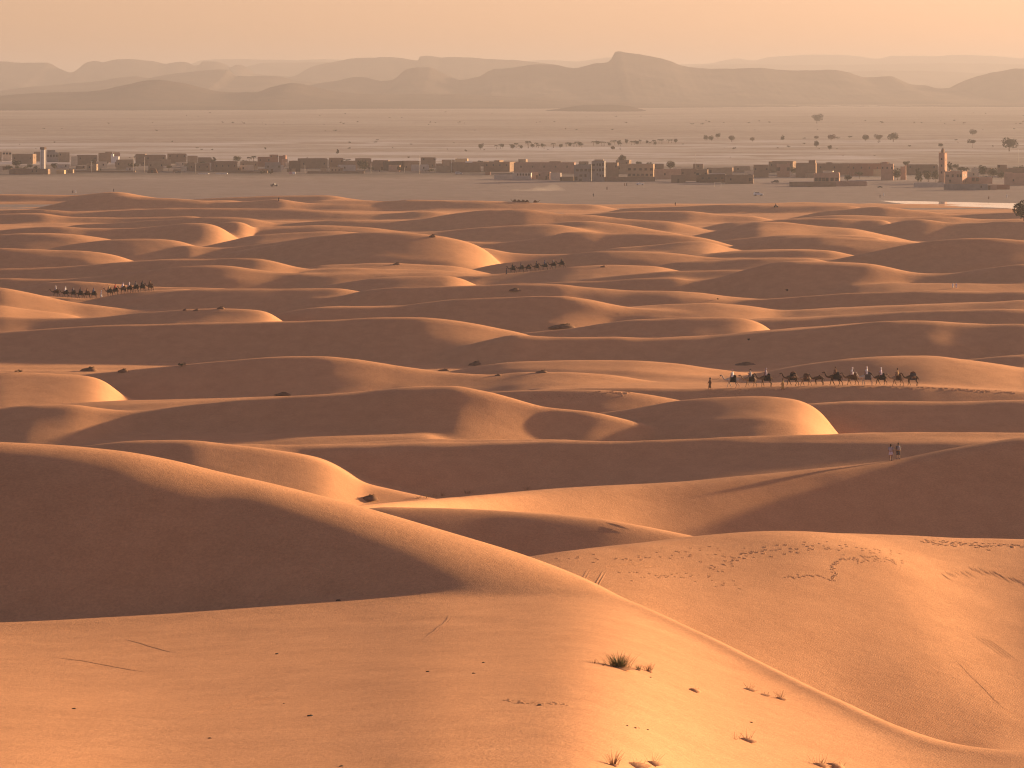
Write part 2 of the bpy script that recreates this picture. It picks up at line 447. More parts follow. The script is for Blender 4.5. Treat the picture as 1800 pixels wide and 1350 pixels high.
# sand
m = Mat('dune_sand', rough=0.95, spec=0.04)
p = m.coord()
n1 = m.noise(p, 0.012, 4, .5)
n2 = m.noise(p, 0.35, 6, .7)
n3 = m.noise(p, 5.0, 6, .8)
base = m.ramp(n1, [(0.3, (0.60, 0.305, 0.150)), (0.7, (0.66, 0.335, 0.165))])
base = m.mix(0.22, base, m.ramp(n2, [(0.35, (0.40, 0.20, 0.10)), (0.65, (0.80, 0.44, 0.24))]), 'MIX')
base = m.mix(0.24, base, m.ramp(n3, [(0.35, (0.25, 0.12, 0.07)), (0.65, (0.9, 0.5, 0.28))]), 'MIX')
m.color(base)
b1 = m.bump(n2, 0.5, 0.12)

w = m.n('ShaderNodeTexWave', wave_type='BANDS', bands_direction='X')
w.inputs['Scale'].default_value = 2.2; w.inputs['Distortion'].default_value = 9.0
w.inputs['Detail'].default_value = 3; w.inputs['Detail Scale'].default_value = 0.6
m.l(m.coord(rot=(0, 0, 0.5)), w.inputs['Vector'])
b2 = m.bump(w.outputs['Fac'], 0.16, 0.03, b1)
m.bump(n3, 0.55, 0.05, b2)
M_SAND = m.m

cols = np.unique(np.concatenate([np.arange(U0, -60, 24), np.arange(-60, 1861, 2.0), np.arange(1861, U1, 24)]))
rows = np.concatenate([np.exp(np.linspace(math.log(3), math.log(115), 60))[:-1], np.exp(np.linspace(math.log(115), math.log(1800), 1130))])
UU, DD = np.meshgrid(cols, rows)
XX = (UU - 900) / F * DD
ZZ = H(XX, DD)
dunes = grid_mesh('sand_dunes', XX, DD, ZZ, M_SAND)
tag(dunes, kind='structure')

# ------------------------------------------------------------------ gravel plain
m = Mat('gravel_plain', rough=0.95, spec=0.05)
p = m.coord()
big = m.noise(m.coord(scale=(1, 0.8, 1)), 0.0016, 6, .65)
mid = m.noise(m.coord(scale=(1, 0.6, 1)), 0.009, 7, .7, .6)
fine = m.noise(m.coord(scale=(1, 0.45, 1)), 0.09, 5, .75)
c = m.ramp(mid, [(0.35, (0.30, 0.215, 0.155)), (0.5, (0.40, 0.29, 0.21)), (0.62, (0.50, 0.38, 0.29))])
c = m.mix(0.5, c, m.ramp(big, [(0.4, (0.30, 0.20, 0.14)), (0.6, (0.52, 0.41, 0.33))]))
c = m.mix(0.3, c, m.ramp(fine, [(0.35, (0.16, 0.11, 0.08)), (0.6, (0.55, 0.44, 0.35))]))
# pale dry wash behind the village, grey gravel before it (both fixed in the ground)
sx = m.n('ShaderNodeSeparateXYZ'); m.l(p, sx.inputs[0])
def band(y0, y1, y2, y3):
    a = m.n('ShaderNodeMapRange', interpolation_type='SMOOTHSTEP'); a.inputs[1].default_value = y0; a.inputs[2].default_value = y1; m.l(sx.outputs['Y'], a.inputs[0])
    b = m.n('ShaderNodeMapRange', interpolation_type='SMOOTHSTEP'); b.inputs[1].default_value = y2; b.inputs[2].default_value = y3
    b.inputs[3].default_value = 1; b.inputs[4].default_value = 0; m.l(sx.outputs['Y'], b.inputs[0])
    k = m.n('ShaderNodeMath', operation='MULTIPLY'); m.l(a.outputs[0], k.inputs[0]); m.l(b.outputs[0], k.inputs[1])
    return k.outputs[0]
def mul(a, b):
    k = m.n('ShaderNodeMath', operation='MULTIPLY')
    for i, v in enumerate((a, b)):
        if isinstance(v, (int, float)): k.inputs[i].default_value = v
        else: m.l(v, k.inputs[i])
    return k.outputs[0]
near = band(500, 900, 1980, 2180)
c = m.mix(near, c, m.mix(0.35, (0.30, 0.215, 0.175), c))
streak = m.noise(m.coord(scale=(0.5, 1, 1)), 0.008, 7, .68, .8)
wash = mul(band(2300, 2500, 3300, 4200), m.ramp(streak, [(0.48, 0.0), (0.60, 0.8)]))
c = m.mix(wash, c, (0.66, 0.56, 0.50))
dark = mul(band(2900, 3300, 7000, 9000), m.ramp(m.noise(m.coord(scale=(0.35, 1, 1), loc=(300, 70, 0)), 0.005, 7, .7, .6), [(0.55, 0.0), (0.66, 0.55)]))
c = m.mix(dark, c, (0.23, 0.16, 0.115))
soil = mul(band(2070, 2200, 2330, 2480), m.ramp(m.noise(m.coord(scale=(1, .5, 1)), .02, 5, .7), [(0.3, 0.5), (0.6, 1.0)]))
c = m.mix(soil, c, (0.17, 0.125, 0.10))
c = m.mix(1.0, c, (0.74, 0.82, 0.93), 'MULTIPLY')
m.color(c)
m.bump(fine, 0.5, 0.6)
M_PLAIN = m.m
X, Y = np.meshgrid(np.linspace(-30000, 30000, 61), np.concatenate([np.linspace(-4000, 1500, 12), np.geomspace(1600, 40000, 60)]))
tag(grid_mesh('desert_plain', X, Y, np.zeros_like(X), M_PLAIN), kind='structure')

# ------------------------------------------------------------------ far hills
m = Mat('hill_rock', rough=0.95, spec=0.05)
p = m.coord()
c = m.ramp(m.noise(p, 0.004, 6, .65), [(0.35, (0.045, 0.033, 0.027)), (0.65, (0.085, 0.062, 0.05))])
m.color(c)
m.bump(m.noise(p, 0.01, 6, .7), 0.6, 8)
M_HILL = m.m

def hill_range(name, pts, D, half=1000, rough=1.0, seed=1, u_lo=None, u_hi=None, back=0.6):
    us = [q[0] for q in pts]; z = [CH + (VH - q[1]) * D / F for q in pts]
    lo, hi = us[0], us[-1]
    ug = np.arange(lo - 260, hi + 261, 3.0)
    zc = pchip(ug, us, z)
    w = ug < lo; zc[w] = z[0] - (lo - ug[w]) * D / F * 0.4
    w = ug > hi; zc[w] = z[-1] - (ug[w] - hi) * D / F * 0.4
    if lo <= 0: w = ug < lo; zc[w] = z[0] + 10 * np.sin((lo - ug[w]) / 60)
    if hi >= 1800: w = ug > hi; zc[w] = z[-1] + 10 * np.sin((ug[w] - hi) / 60)
    t = np.concatenate([np.linspace(-1, -0.02, 34), np.linspace(0, back, 12)])
    U, T = np.meshgrid(ug, t)
    r_ = np.random.default_rng(seed)
    ph = r_.uniform(0, 6.28, 30)
    Xw = (U - 900) / F * D
    Yw = D + T * half
    prof = np.where(T < 0, 1 - np.abs(T) ** 0.8, 1 - (T / back) ** 1.5)
    g = np.zeros_like(U)
    for i in range(6):
        k_ = 2 * math.pi / (900 / 1.8 ** i)
        g += np.abs(np.sin(Xw * k_ + ph[i] + 1.6 * np.sin(Yw * k_ * .5 + ph[i + 8]))) / 1.6 ** i
    g = g / 2.2 - 0.5
    jag = np.zeros_like(ug)
    for i in range(5): jag += np.sin(ug * (0.09 * 1.9 ** i) + ph[i + 16]) / 1.5 ** i
    zc = zc + jag * 0.35 * D / F * rough
    Z = np.maximum(zc, -3)[None, :] * prof - 3 * (1 - prof) - np.maximum(0, -T) * np.maximum(0, 1 + T) * 4 * (0.16 * np.maximum(zc, 0)[None, :]) * (g + .5) * rough
    return tag(grid_mesh(name, Xw * (1 + T * half / D * 0.0), Yw, Z, M_HILL), kind='structure')

hill_range('far_hills', [(350,107),(380,104),(430,104),(475,105),(525,105.5),(575,104),(620,106),(700,109)], 24000, 2500, .6, 3)
hill_range('far_hills', [(900,111),(930,107),(960,105),(1010,108),(1045,104),(1075,101),(1120,110),(1200,113),(1250,111),(1270,107),(1295,103),(1325,106),(1350,101),(1385,98),(1450,96),(1500,98),(1545,103),(1570,98),(1610,98),(1640,99),(1680,96.5),(1740,98),(1790,102),(1800,102)], 24500, 2500, .6, 4)
hill_range('far_hills', [(430,118),(460,111),(500,110),(550,110),(575,109),(640,116)], 20000, 2000, .7, 5)
hill_range('far_hills', [(1200,118),(1300,112),(1420,114),(1540,113),(1660,111),(1800,113)], 21500, 2000, .7, 15)
hill_range('far_hills', [(1440,132),(1490,126),(1515,125),(1565,124),(1650,125),(1700,128),(1750,130),(1800,131)], 18500, 2000, .7, 6)
hill_range('mesa_hills', [(0,107.5),(30,110),(80,110),(100,119),(125,127),(155,109),(170,107.5),(180,109),(200,105),(220,104),(245,105),(270,107.5),(290,112),(320,108.5),(332,110),(340,115),(350,114),(355,108.5),(370,108),(395,112),(405,118),(415,114),(425,115),(450,130),(520,135),(620,136)], 16500, 1800, .8, 7)
hill_range('mesa_hills', [(500,138),(520,132),(550,117),(580,110),(605,105),(630,102),(660,101),(665,100),(700,101.5),(734,106),(738,99),(750,98),(775,101),(800,100),(850,103),(900,105.5),(950,110),(1000,118),(1060,126)], 15500, 1800, .8, 8)
hill_range('rocky_hills', [(0,160),(30,155),(100,149),(175,142),(215,136),(240,134),(260,137),(300,130),(350,125),(380,122),(400,122.5),(404,128),(415,134),(475,133),(525,142),(580,147),(700,150),(900,150)], 13000, 1800, .8, 9)
hill_range('rocky_hills', [(540,150),(590,142),(630,135),(675,142),(690,140),(715,122),(735,118),(755,118.5),(775,127),(810,140),(840,135),(870,121),(900,119),(950,112.5),(975,114),(1005,120),(1045,112),(1065,110),(1076,102),(1080,92),(1090,90),(1100,92),(1150,100),(1175,106),(1200,116),(1260,121),(1330,119.5),(1400,124),(1460,122.5),(1490,127),(1525,136),(1565,134),(1605,149),(1625,150),(1650,155),(1680,155),(1700,142),(1725,132),(1760,125),(1790,120),(1800,120.5)], 11500, 1600, .8, 10)
hill_range('low_hills', [(0,168),(75,163),(165,160),(225,148),(275,140),(325,147),(400,162),(450,162),(480,152),(515,146),(550,152),(600,162),(675,166),(750,165),(900,170),(1050,178),(1250,184),(1500,186),(1800,184)], 9400, 1300, .8, 11)
hill_range('low_hills', [(-100,180),(0,182),(300,186),(450,188),(600,192)], 8200, 700, .8, 12)
hill_range('low_hills', [(960,194),(990,190),(1020,185.5),(1070,184),(1100,186),(1130,192)], 7700, 400, .5, 13)

# ------------------------------------------------------------------ haze
def make_haze(density=1.0e-4):
    m = bpy.data.materials.new('haze_air'); m.use_nodes = True
    t = m.node_tree; t.nodes.clear()
    pv = t.nodes.new('ShaderNodeVolumePrincipled')
    pv.inputs['Color'].default_value = HAZE_COL
    pv.inputs['Density'].default_value = density
    pv.inputs['Anisotropy'].default_value = 0.3
    o = t.nodes.new('ShaderNodeOutputMaterial')
    t.links.new(pv.outputs[0], o.inputs['Volume'])
    me = bpy.data.meshes.new('haze')
    x0, x1, y0, y1, z0, z1 = -32000, 32000, -5000, 42000, -6, 280
    me.from_pydata([(x0,y0,z0),(x1,y0,z0),(x1,y1,z0),(x0,y1,z0),(x0,y0,z1),(x1,y0,z1),(x1,y1,z1),(x0,y1,z1)], [],
                   [(0,3,2,1),(4,5,6,7),(0,1,5,4),(1,2,6,5),(2,3,7,6),(3,0,4,7)])
    me.materials.append(m)
    tag(link_mesh('haze', me), kind='stuff')
HAZE_COL = (0.42, 0.42, 0.46, 1)
make_haze(0.9e-4)

# ------------------------------------------------------------------ mesh helpers for things
def simple(name, c, rough=0.85, spec=0.15, var=0.25, scale=2.0, bump=0.0):
    m = Mat(name, rough, spec)
    nz = m.noise(m.coord(), scale, 4, .6)
    d = tuple(x * (1 - var) for x in c); e = tuple(min(1, x * (1 + var)) for x in c)
    m.color(m.ramp(nz, [(0.3, d), (0.7, e)]))
    if bump: m.bump(nz, 0.5, bump)
    return m.m

def skin_mesh(name, nodes, edges, mat, sub=1, xf=None):
    """grow one continuous surface round a skeleton; nodes: (x,y,z,r) or (x,y,z,rx,ry)"""
    me = bpy.data.meshes.new(name + '_skeleton')
    me.from_pydata([n[:3] for n in nodes], edges, [])
    o = bpy.data.objects.new(name + '_skeleton', me)
    C.objects.link(o)
    md = o.modifiers.new('skin', 'SKIN'); md.use_smooth_shade = True
    sv = me.skin_vertices[0].data
    for i, n in enumerate(nodes):
        sv[i].radius = (n[3], n[4] if len(n) > 4 else n[3])
        sv[i].use_root = (i == 0)
    sd = o.modifiers.new('sub', 'SUBSURF'); sd.levels = sub; sd.render_levels = sub
    dg = bpy.context.evaluated_depsgraph_get()
    out = bpy.data.meshes.new_from_object(o.evaluated_get(dg))
    out.name = name
    bpy.data.objects.remove(o); bpy.data.meshes.remove(me)
    out.materials.clear(); out.materials.append(mat)
    for pl in out.polygons: pl.use_smooth = True
    return out

def bm_mesh(name, bm, mat, smooth=False):
    me = bpy.data.meshes.new(name)
    bmesh.ops.recalc_face_normals(bm, faces=bm.faces[:])
    bm.to_mesh(me); bm.free()
    me.materials.append(mat)
    if smooth:
        for pl in me.polygons: pl.use_smooth = True
    return me

def add_box(bm, x0, x1, y0, y1, z0, z1):
    v = [bm.verts.new(c) for c in ((x0,y0,z0),(x1,y0,z0),(x1,y1,z0),(x0,y1,z0),(x0,y0,z1),(x1,y0,z1),(x1,y1,z1),(x0,y1,z1))]
    for f in ((0,3,2,1),(4,5,6,7),(0,1,5,4),(1,2,6,5),(2,3,7,6),(3,0,4,7)): bm.faces.new([v[i] for i in f])
    return v

def add_tube(bm, pts, radii, n=6, cap=True, sy=1.0):
    rings = []
    for i, (q, r) in enumerate(zip(pts, radii)):
        q = Vector(q)
        a = Vector(pts[max(0, i - 1)]); b = Vector(pts[min(len(pts) - 1, i + 1)])
        t = (b - a).normalized() if (b - a).length > 1e-6 else Vector((0, 0, 1))
        s = t.cross(Vector((0, 1, 0)))
        if s.length < 1e-3: s = t.cross(Vector((1, 0, 0)))
        s.normalize(); w = t.cross(s).normalized()
        rings.append([bm.verts.new(q + s * math.cos(k * 2 * math.pi / n) * r + w * math.sin(k * 2 * math.pi / n) * r * sy) for k in range(n)])
    for a, b in zip(rings, rings[1:]):
        for k in range(n): bm.faces.new((a[k], a[(k + 1) % n], b[(k + 1) % n], b[k]))
    if cap:
        bm.faces.new(rings[0][::-1]); bm.faces.new(rings[-1])
    return rings

def loft(bm, rings, cap=True):
    """rings: list of (cx,cy,cz,rx,ry)"""
    n = 12; rs = []
    for (cx, cy, cz, rx, ry) in rings:
        rs.append([bm.verts.new((cx + math.cos(k * 2 * math.pi / n) * rx, cy + math.sin(k * 2 * math.pi / n) * ry, cz)) for k in range(n)])
    for a, b in zip(rs, rs[1:]):
        for k in range(n): bm.faces.new((a[k], a[(k + 1) % n], b[(k + 1) % n], b[k]))
    if cap: bm.faces.new(rs[0][::-1]); bm.faces.new(rs[-1])

def empty(name, loc, rz=0.0, sc=1.0):
    o = bpy.data.objects.new(name, None)
    o.location = loc; o.rotation_euler = (0, 0, rz); o.scale = (sc, sc, sc)
    o.empty_display_size = 0.2
    C.objects.link(o)
    return o

def recolor(o, mat):
    o.material_slots[0].link = 'OBJECT'
    o.material_slots[0].material = mat

def on_sand(u, D):
    x = (u - 900) / F * D
    return Vector((x, D, Hs(x, D)))

# ------------------------------------------------------------------ camels
M_CAMEL = {'dark': simple('camel_hair_dark', (0.075, 0.045, 0.03), .95), 'brown': simple('camel_hair_brown', (0.14, 0.085, 0.05), .95),
           'tan': simple('camel_hair_tan', (0.32, 0.22, 0.14), .95), 'cream': simple('camel_hair_cream', (0.55, 0.46, 0.36), .95)}
M_CLOTH = {k: simple('cloth_' + k, c, .95, .05, .15, 6) for k, c in {
    'black': (0.025, 0.023, 0.03), 'white': (0.78, 0.76, 0.75), 'grey': (0.35, 0.34, 0.36), 'pink': (0.65, 0.35, 0.33), 'tan': (0.42, 0.28, 0.15),
    'brown': (0.16, 0.09, 0.055), 'blue': (0.07, 0.09, 0.16), 'red': (0.35, 0.05, 0.04), 'mauve': (0.42, 0.36, 0.40), 'ochre': (0.5, 0.32, 0.12), 'dusk': (0.12, 0.11, 0.12), 'lilac': (0.62, 0.52, 0.60)}.items()}
M_SKIN = simple('skin', (0.30, 0.16, 0.10), .6, .3, .1, 5)
M_HAIR = simple('dark_hair', (0.03, 0.022, 0.018), .8)

def camel_nodes(ph, sit=False):
    a = 0.16 * ph
    dz = -1.0 if sit else 0
    N = [(-.30,0,1.50+dz,.33,.36),(-.75,0,1.47+dz,.27,.32),(.30,0,1.45+dz,.31,.36),(.66,0,1.43+dz,.22,.28),
         (-.22,0,1.86+dz,.24,.17),(-.20,0,2.06+dz,.12,.09),
         (.98,0,1.32+dz,.15,.17),(1.30,0,1.42+dz,.115,.14),(1.50,0,1.72+dz,.095,.12),(1.60,0,2.0+dz,.09,.10),(1.72,0,2.12+dz,.11,.10),(1.95,0,2.05+dz,.075,.075),(2.08,0,1.99+dz,.05,.05),
         (-1.05,0,1.42+dz,.07,.07),(-1.14,0,.95+dz*.6,.03,.03)]
    E = [(0,1),(0,2),(2,3),(0,4),(4,5),(3,6),(6,7),(7,8),(8,9),(9,10),(10,11),(11,12),(1,13),(13,14)]
    if sit:
        for sx, root in ((.5, 2), (-.7, 1)):
            for sy in (-1, 1):
                k = len(N); d = 1 if sx > 0 else -1
                N += [(sx,sy*.24,.32,.13),(sx+.32*d,sy*.3,.14,.08),(sx-.1*d,sy*.32,.07,.06)]
                E += [(root,k),(k,k+1),(k+1,k+2)]
        return N, E
    for sy, s in ((-1, a), (1, -a)):
        k = len(N)
        N += [(.50+s*.2,sy*.20,1.12,.13),(.50+s,sy*.19,.66,.072),(.50+s*1.8-(.12 if s<0 else 0),sy*.18,.10+(.05 if s<0 else 0),.05),(.58+s*1.8-(.12 if s<0 else 0),sy*.18,.045+(.05 if s<0 else 0),.075,.045)]
        E += [(2,k),(k,k+1),(k+1,k+2),(k+2,k+3)]
        k = len(N)
        N += [(-.78-s*.2,sy*.20,1.16,.17),(-.68-s*.8,sy*.19,.80,.09),(-.92-s*1.2,sy*.18,.52,.06),(-.86-s*1.8,sy*.18,.09,.045),(-.78-s*1.8,sy*.18,.045,.075,.045)]
        E += [(1,k),(k,k+1),(k+1,k+2),(k+2,k+3),(k+3,k+4)]
    return N, E

CAMEL_ME = [skin_mesh('camel_body', *camel_nodes(1), M_CAMEL['dark'], 1), skin_mesh('camel_body', *camel_nodes(-1), M_CAMEL['dark'], 1), skin_mesh('camel_body', *camel_nodes(.4), M_CAMEL['dark'], 1)]
CAMEL_SIT = skin_mesh('camel_body', *camel_nodes(0, True), M_CAMEL['dark'], 1)
bm = bmesh.new()   # folded blankets over the hump, hanging down both flanks
prof = [(-.62, .98), (-.50, 1.35), (-.44, 1.72), (-.30, 2.0), (0, 2.16), (.30, 2.0), (.44, 1.72), (.50, 1.35), (.62, .98)]
prev = None
for i, x in enumerate((-.66, -.5, -.2, .1, .28)):
    s_ = (0.93, 1, 1.03, 1, 0.93)[i]
    row = [bm.verts.new((x + .03 * math.sin(j * 2.1 + i), yy * s_ * .86, 1.15 + (zz - 1.15) * (s_ if zz > 1.15 else 1))) for j, (yy, zz) in enumerate(prof)]
    if prev:
        for a_, b_, c_, d_ in zip(prev, prev[1:], row[1:], row): bm.faces.new((a_, b_, c_, d_))
    prev = row
bmesh.ops.solidify(bm, geom=bm.faces[:], thickness=.05)
SADDLE_ME = bm_mesh('saddle_blanket', bm, M_CLOTH['black'], True)
bm = bmesh.new()
for sy in (-1, 1): add_tube(bm, [(-.5, sy * .42, 1.5), (-.2, sy * .5, 1.48), (.1, sy * .42, 1.5)], [.14, .24, .14], 8)
add_tube(bm, [(-.6, 0, 2.15), (-.2, 0, 2.24), (.2, 0, 2.14)], [.1, .17, .1], 8)
LOAD_ME = bm_mesh('load_roll', bm, M_CLOTH['brown'], True)
bm = bmesh.new()
add_tube(bm, [(1.88, -.08, 2.0), (1.88, .08, 2.0)], [.085, .085], 8)
add_tube(bm, [(1.86, 0, 1.96), (2.25, 0, 1.5), (2.9, 0, 1.32), (3.4, 0, 1.5)], [.012] * 4, 4)
ROPE_ME = bm_mesh('halter_rope', bm, M_CLOTH['brown'], True)

def make_camel(loc, rz, tone, label, group, var=0, saddle='black', load=False, sc=1.0, sit=False):
    t = empty('camel', loc, rz, sc)
    tag(t, label, 'camel', group)
    b = link_mesh('body', CAMEL_SIT if sit else CAMEL_ME[var % 3], t); recolor(b, M_CAMEL[tone])
    if saddle:
        s = link_mesh('saddle', SADDLE_ME, t); recolor(s, M_CLOTH[saddle])
        if load: link_mesh('saddle_load', LOAD_ME, t)
        if not sit: link_mesh('halter', ROPE_ME, t)
        if sit: s.location.z = -1.0
    return t

# ------------------------------------------------------------------ people
def fingers(bm, wrist, direc, side, s=1.0):
    """four fingers of different lengths, bent at the knuckle, and a thumb leaving the side of the palm"""
    w = Vector(wrist); d = Vector(direc).normalized(); sd = Vector(side).normalized(); n = d.cross(sd).normalized()
    pal = w + d * .075 * s
    add_tube(bm, [w, w + d * .05 * s, pal + d * .01], [.024 * s, .036 * s, .034 * s], 6, True, .55)
    for k, L in enumerate((.062, .072, .066, .05)):
        o = (k - 1.5) * .019 * s
        a = pal + sd * o; b = a + d * L * .55 * s; c_ = b + (d * .75 + n * .6).normalized() * L * .45 * s
        add_tube(bm, [a, b, c_], [.0095 * s, .009 * s, .0065 * s], 5)
    a = w + d * .03 * s - sd * .03 * s
    b = a + (d * .6 - sd * .8).normalized() * .035 * s; c_ = b + (d * .9 - sd * .25).normalized() * .03 * s
    add_tube(bm, [a, b, c_], [.012 * s, .011 * s, .008 * s], 5)

def person_body(pose):
    """facing +X, feet (or seat) at the origin"""
    if pose == 'ride':
        hip = 0.12; N = [(0,0,hip,.13,.16),(-.01,0,hip+.25,.12,.16),(0,0,hip+.45,.12,.18),(.01,0,hip+.57,.055,.055)]
        legs = [[(.22,s*.30,hip-.02,.085),(.30,s*.44,hip-.42,.055),(.40,s*.44,hip-.50,.04,.04)] for s in (-1,1)]
        arms = [[(.02,s*.21,hip+.46,.055),(.08,s*.27,hip+.20,.042),(.32,s*.16,hip+.14,.03)] for s in (-1,1)]
    else:
        hip = 0.93; k = .20 if pose == 'walk' else .06
        N = [(0,0,hip,.12,.15),(0,0,hip+.25,.11,.15),(0,0,hip+.47,.11,.18),(.01,0,hip+.58,.05,.05)]
        legs = [[(s*k*.5+.02,s*.10,hip-.42,.068),(s*k-.02,s*.11,.10,.042),(s*k+.13,s*.12,.04,.045,.03)] for s in (-1,1)]
        arms = [[(0,s*.21,hip+.47,.055),(-s*k*.6,s*.25,hip+.20,.04),(-s*k+.06,s*.25,hip-.03,.028)] for s in (-1,1)]
    E = [(0,1),(1,2),(2,3)]
    top = N[3][2]
    N += [(.02,0,top+.12,.085,.075),(.02,0,top+.20,.075,.07)]; E += [(3,4),(4,5)]
    for L, root in [(l, 0) for l in legs] + [(a, 2) for a in arms]:
        j = len(N); N += L; E.append((root, j))
        for q in range(len(L) - 1): E.append((j + q, j + q + 1))
    me = skin_mesh('person_body', N, E, M_SKIN, 1)
    bm = bmesh.new(); bm.from_mesh(me)
    for a in arms:
        w = Vector(a[2][:3]); e = Vector(a[1][:3]); d = (w - e).normalized()
        fingers(bm, w, d, (1, 0, 0) if pose != 'ride' else (0, 1, 0))
    hz = top + .14   # face: nose, brow, ears, lips, eyes
    add_tube(bm, [(.095, 0, hz + .03), (.125, 0, hz - .01), (.10, 0, hz - .022)], [.008, .016, .012], 5)
    add_tube(bm, [(.095, -.022, hz - .05), (.10, 0, hz - .048), (.095, .022, hz - .05)], [.004, .008, .004], 5)
    for s in (-1, 1):
        add_tube(bm, [(.01, s * .08, hz + .02), (.0, s * .093, hz), (.01, s * .08, hz - .03)], [.01, .016, .008], 5)
        add_tube(bm, [(.088, s * .03, hz + .015), (.098, s * .03, hz + .015)], [.014, .008], 6)
    bm.to_mesh(me); bm.free()
    for pl in me.polygons: pl.use_smooth = True
    return me, N, hip, top

BODY = {k: person_body(k) for k in ('ride', 'walk', 'stand')}

def robe_mesh(pose):
    me_, N, hip, top = BODY[pose]
    bm = bmesh.new()
    if pose == 'ride':
        loft(bm, [(.06,0,hip-.34,.30,.52),(.05,0,hip-.2,.28,.48),(.02,0,hip,.22,.33),(0,0,hip+.25,.17,.22),(0,0,hip+.45,.15,.25),(.01,0,hip+.54,.08,.11)])
    else:
        loft(bm, [(.02,0,.22,.25,.22),(.02,0,.5,.21,.21),(.01,0,hip,.17,.20),(0,0,hip+.25,.145,.19),(0,0,hip+.47,.135,.23),(.01,0,hip+.56,.07,.10)])
    arms = [N[-6:-3], N[-3:]]
    for a in arms: add_tube(bm, [a[0][:3], a[1][:3], tuple(np.array(a[1][:3]) * .25 + np.array(a[2][:3]) * .75)], [.085, .075, .065], 8)
    return bm_mesh('robe', bm, M_CLOTH['white'], True)
ROBE = {k: robe_mesh(k) for k in ('ride', 'walk', 'stand')}

def scarf_mesh(pose):
    top = BODY[pose][3]; bm = bmesh.new()
    loft(bm, [(-.03,0,top-.02,.12,.13),(-.02,0,top+.08,.10,.10),(-.025,0,top+.19,.125,.12),(-.02,0,top+.26,.12,.115),(-.02,0,top+.31,.06,.06)])
    return bm_mesh('headscarf', bm, M_CLOTH['white'], True)
SCARF = {k: scarf_mesh(k) for k in ('ride', 'walk', 'stand')}

def hat_mesh(pose):
    top = BODY[pose][3]; bm = bmesh.new()
    loft(bm, [(.01,0,top+.215,.19,.18),(.01,0,top+.235,.185,.175),(.0,0,top+.24,.11,.10),(0,0,top+.31,.10,.09),(0,0,top+.33,.05,.05)])
    return bm_mesh('brimmed_hat', bm, M_CLOTH['black'], True)
HAT = {k: hat_mesh(k) for k in ('ride', 'stand')}

def hair_mesh(pose, bun=False):
    top = BODY[pose][3]; bm = bmesh.new()
    loft(bm, [(-.035,0,top+.06,.07,.075),(-.03,0,top+.14,.085,.085),(-.01,0,top+.22,.088,.08),(0,0,top+.275,.04,.04)])
    if bun: add_tube(bm, [(-.08,0,top+.2), (-.13,0,top+.12), (-.14,0,top-.06)], [.03,.035,.015], 6)
    return bm_mesh('hair', bm, M_HAIR, True)
HAIR = {'ride': hair_mesh('ride'), 'stand': hair_mesh('stand'), 'bun': hair_mesh('stand', True)}

def pack_mesh(pose, s=1.0):
    hip = BODY[pose][2]; bm = bmesh.new()
    loft(bm, [(-.22,0,hip+.05,.09*s,.13*s),(-.24,0,hip+.12,.12*s,.16*s),(-.23,0,hip+.38,.11*s,.15*s),(-.20,0,hip+.50,.06*s,.10*s)])
    for sy in (-1,1): add_tube(bm, [(-.16, sy*.1, hip+.47), (.02, sy*.11, hip+.56), (.14, sy*.11, hip+.4), (-.02, sy*.15, hip+.14), (-.16, sy*.1, hip+.12)], [.02]*5, 5)
    return bm_mesh('backpack', bm, M_CLOTH['dusk'], True)
PACK = {k: pack_mesh(k) for k in ('ride', 'stand')}

def make_person(loc, rz, pose, label, group, robe='white', head='scarf', head_col=None, pack=False, sc=1.0):
    t = empty('person', loc, rz, sc)
    tag(t, label, 'person', group)
    link_mesh('body', BODY[pose][0], t)
    r_ = link_mesh('robe', ROBE[pose], t); recolor(r_, M_CLOTH[robe])
    if head == 'scarf': h = link_mesh('headscarf', SCARF[pose], t); recolor(h, M_CLOTH[head_col or robe])
    elif head == 'hat': h = link_mesh('hat', HAT[pose], t); recolor(h, M_CLOTH[head_col or 'black'])
    else: link_mesh('hair', HAIR['ride' if pose == 'ride' else 'stand'], t)
    if pack: link_mesh('backpack', PACK['ride' if pose == 'ride' else 'stand'], t)
    return t

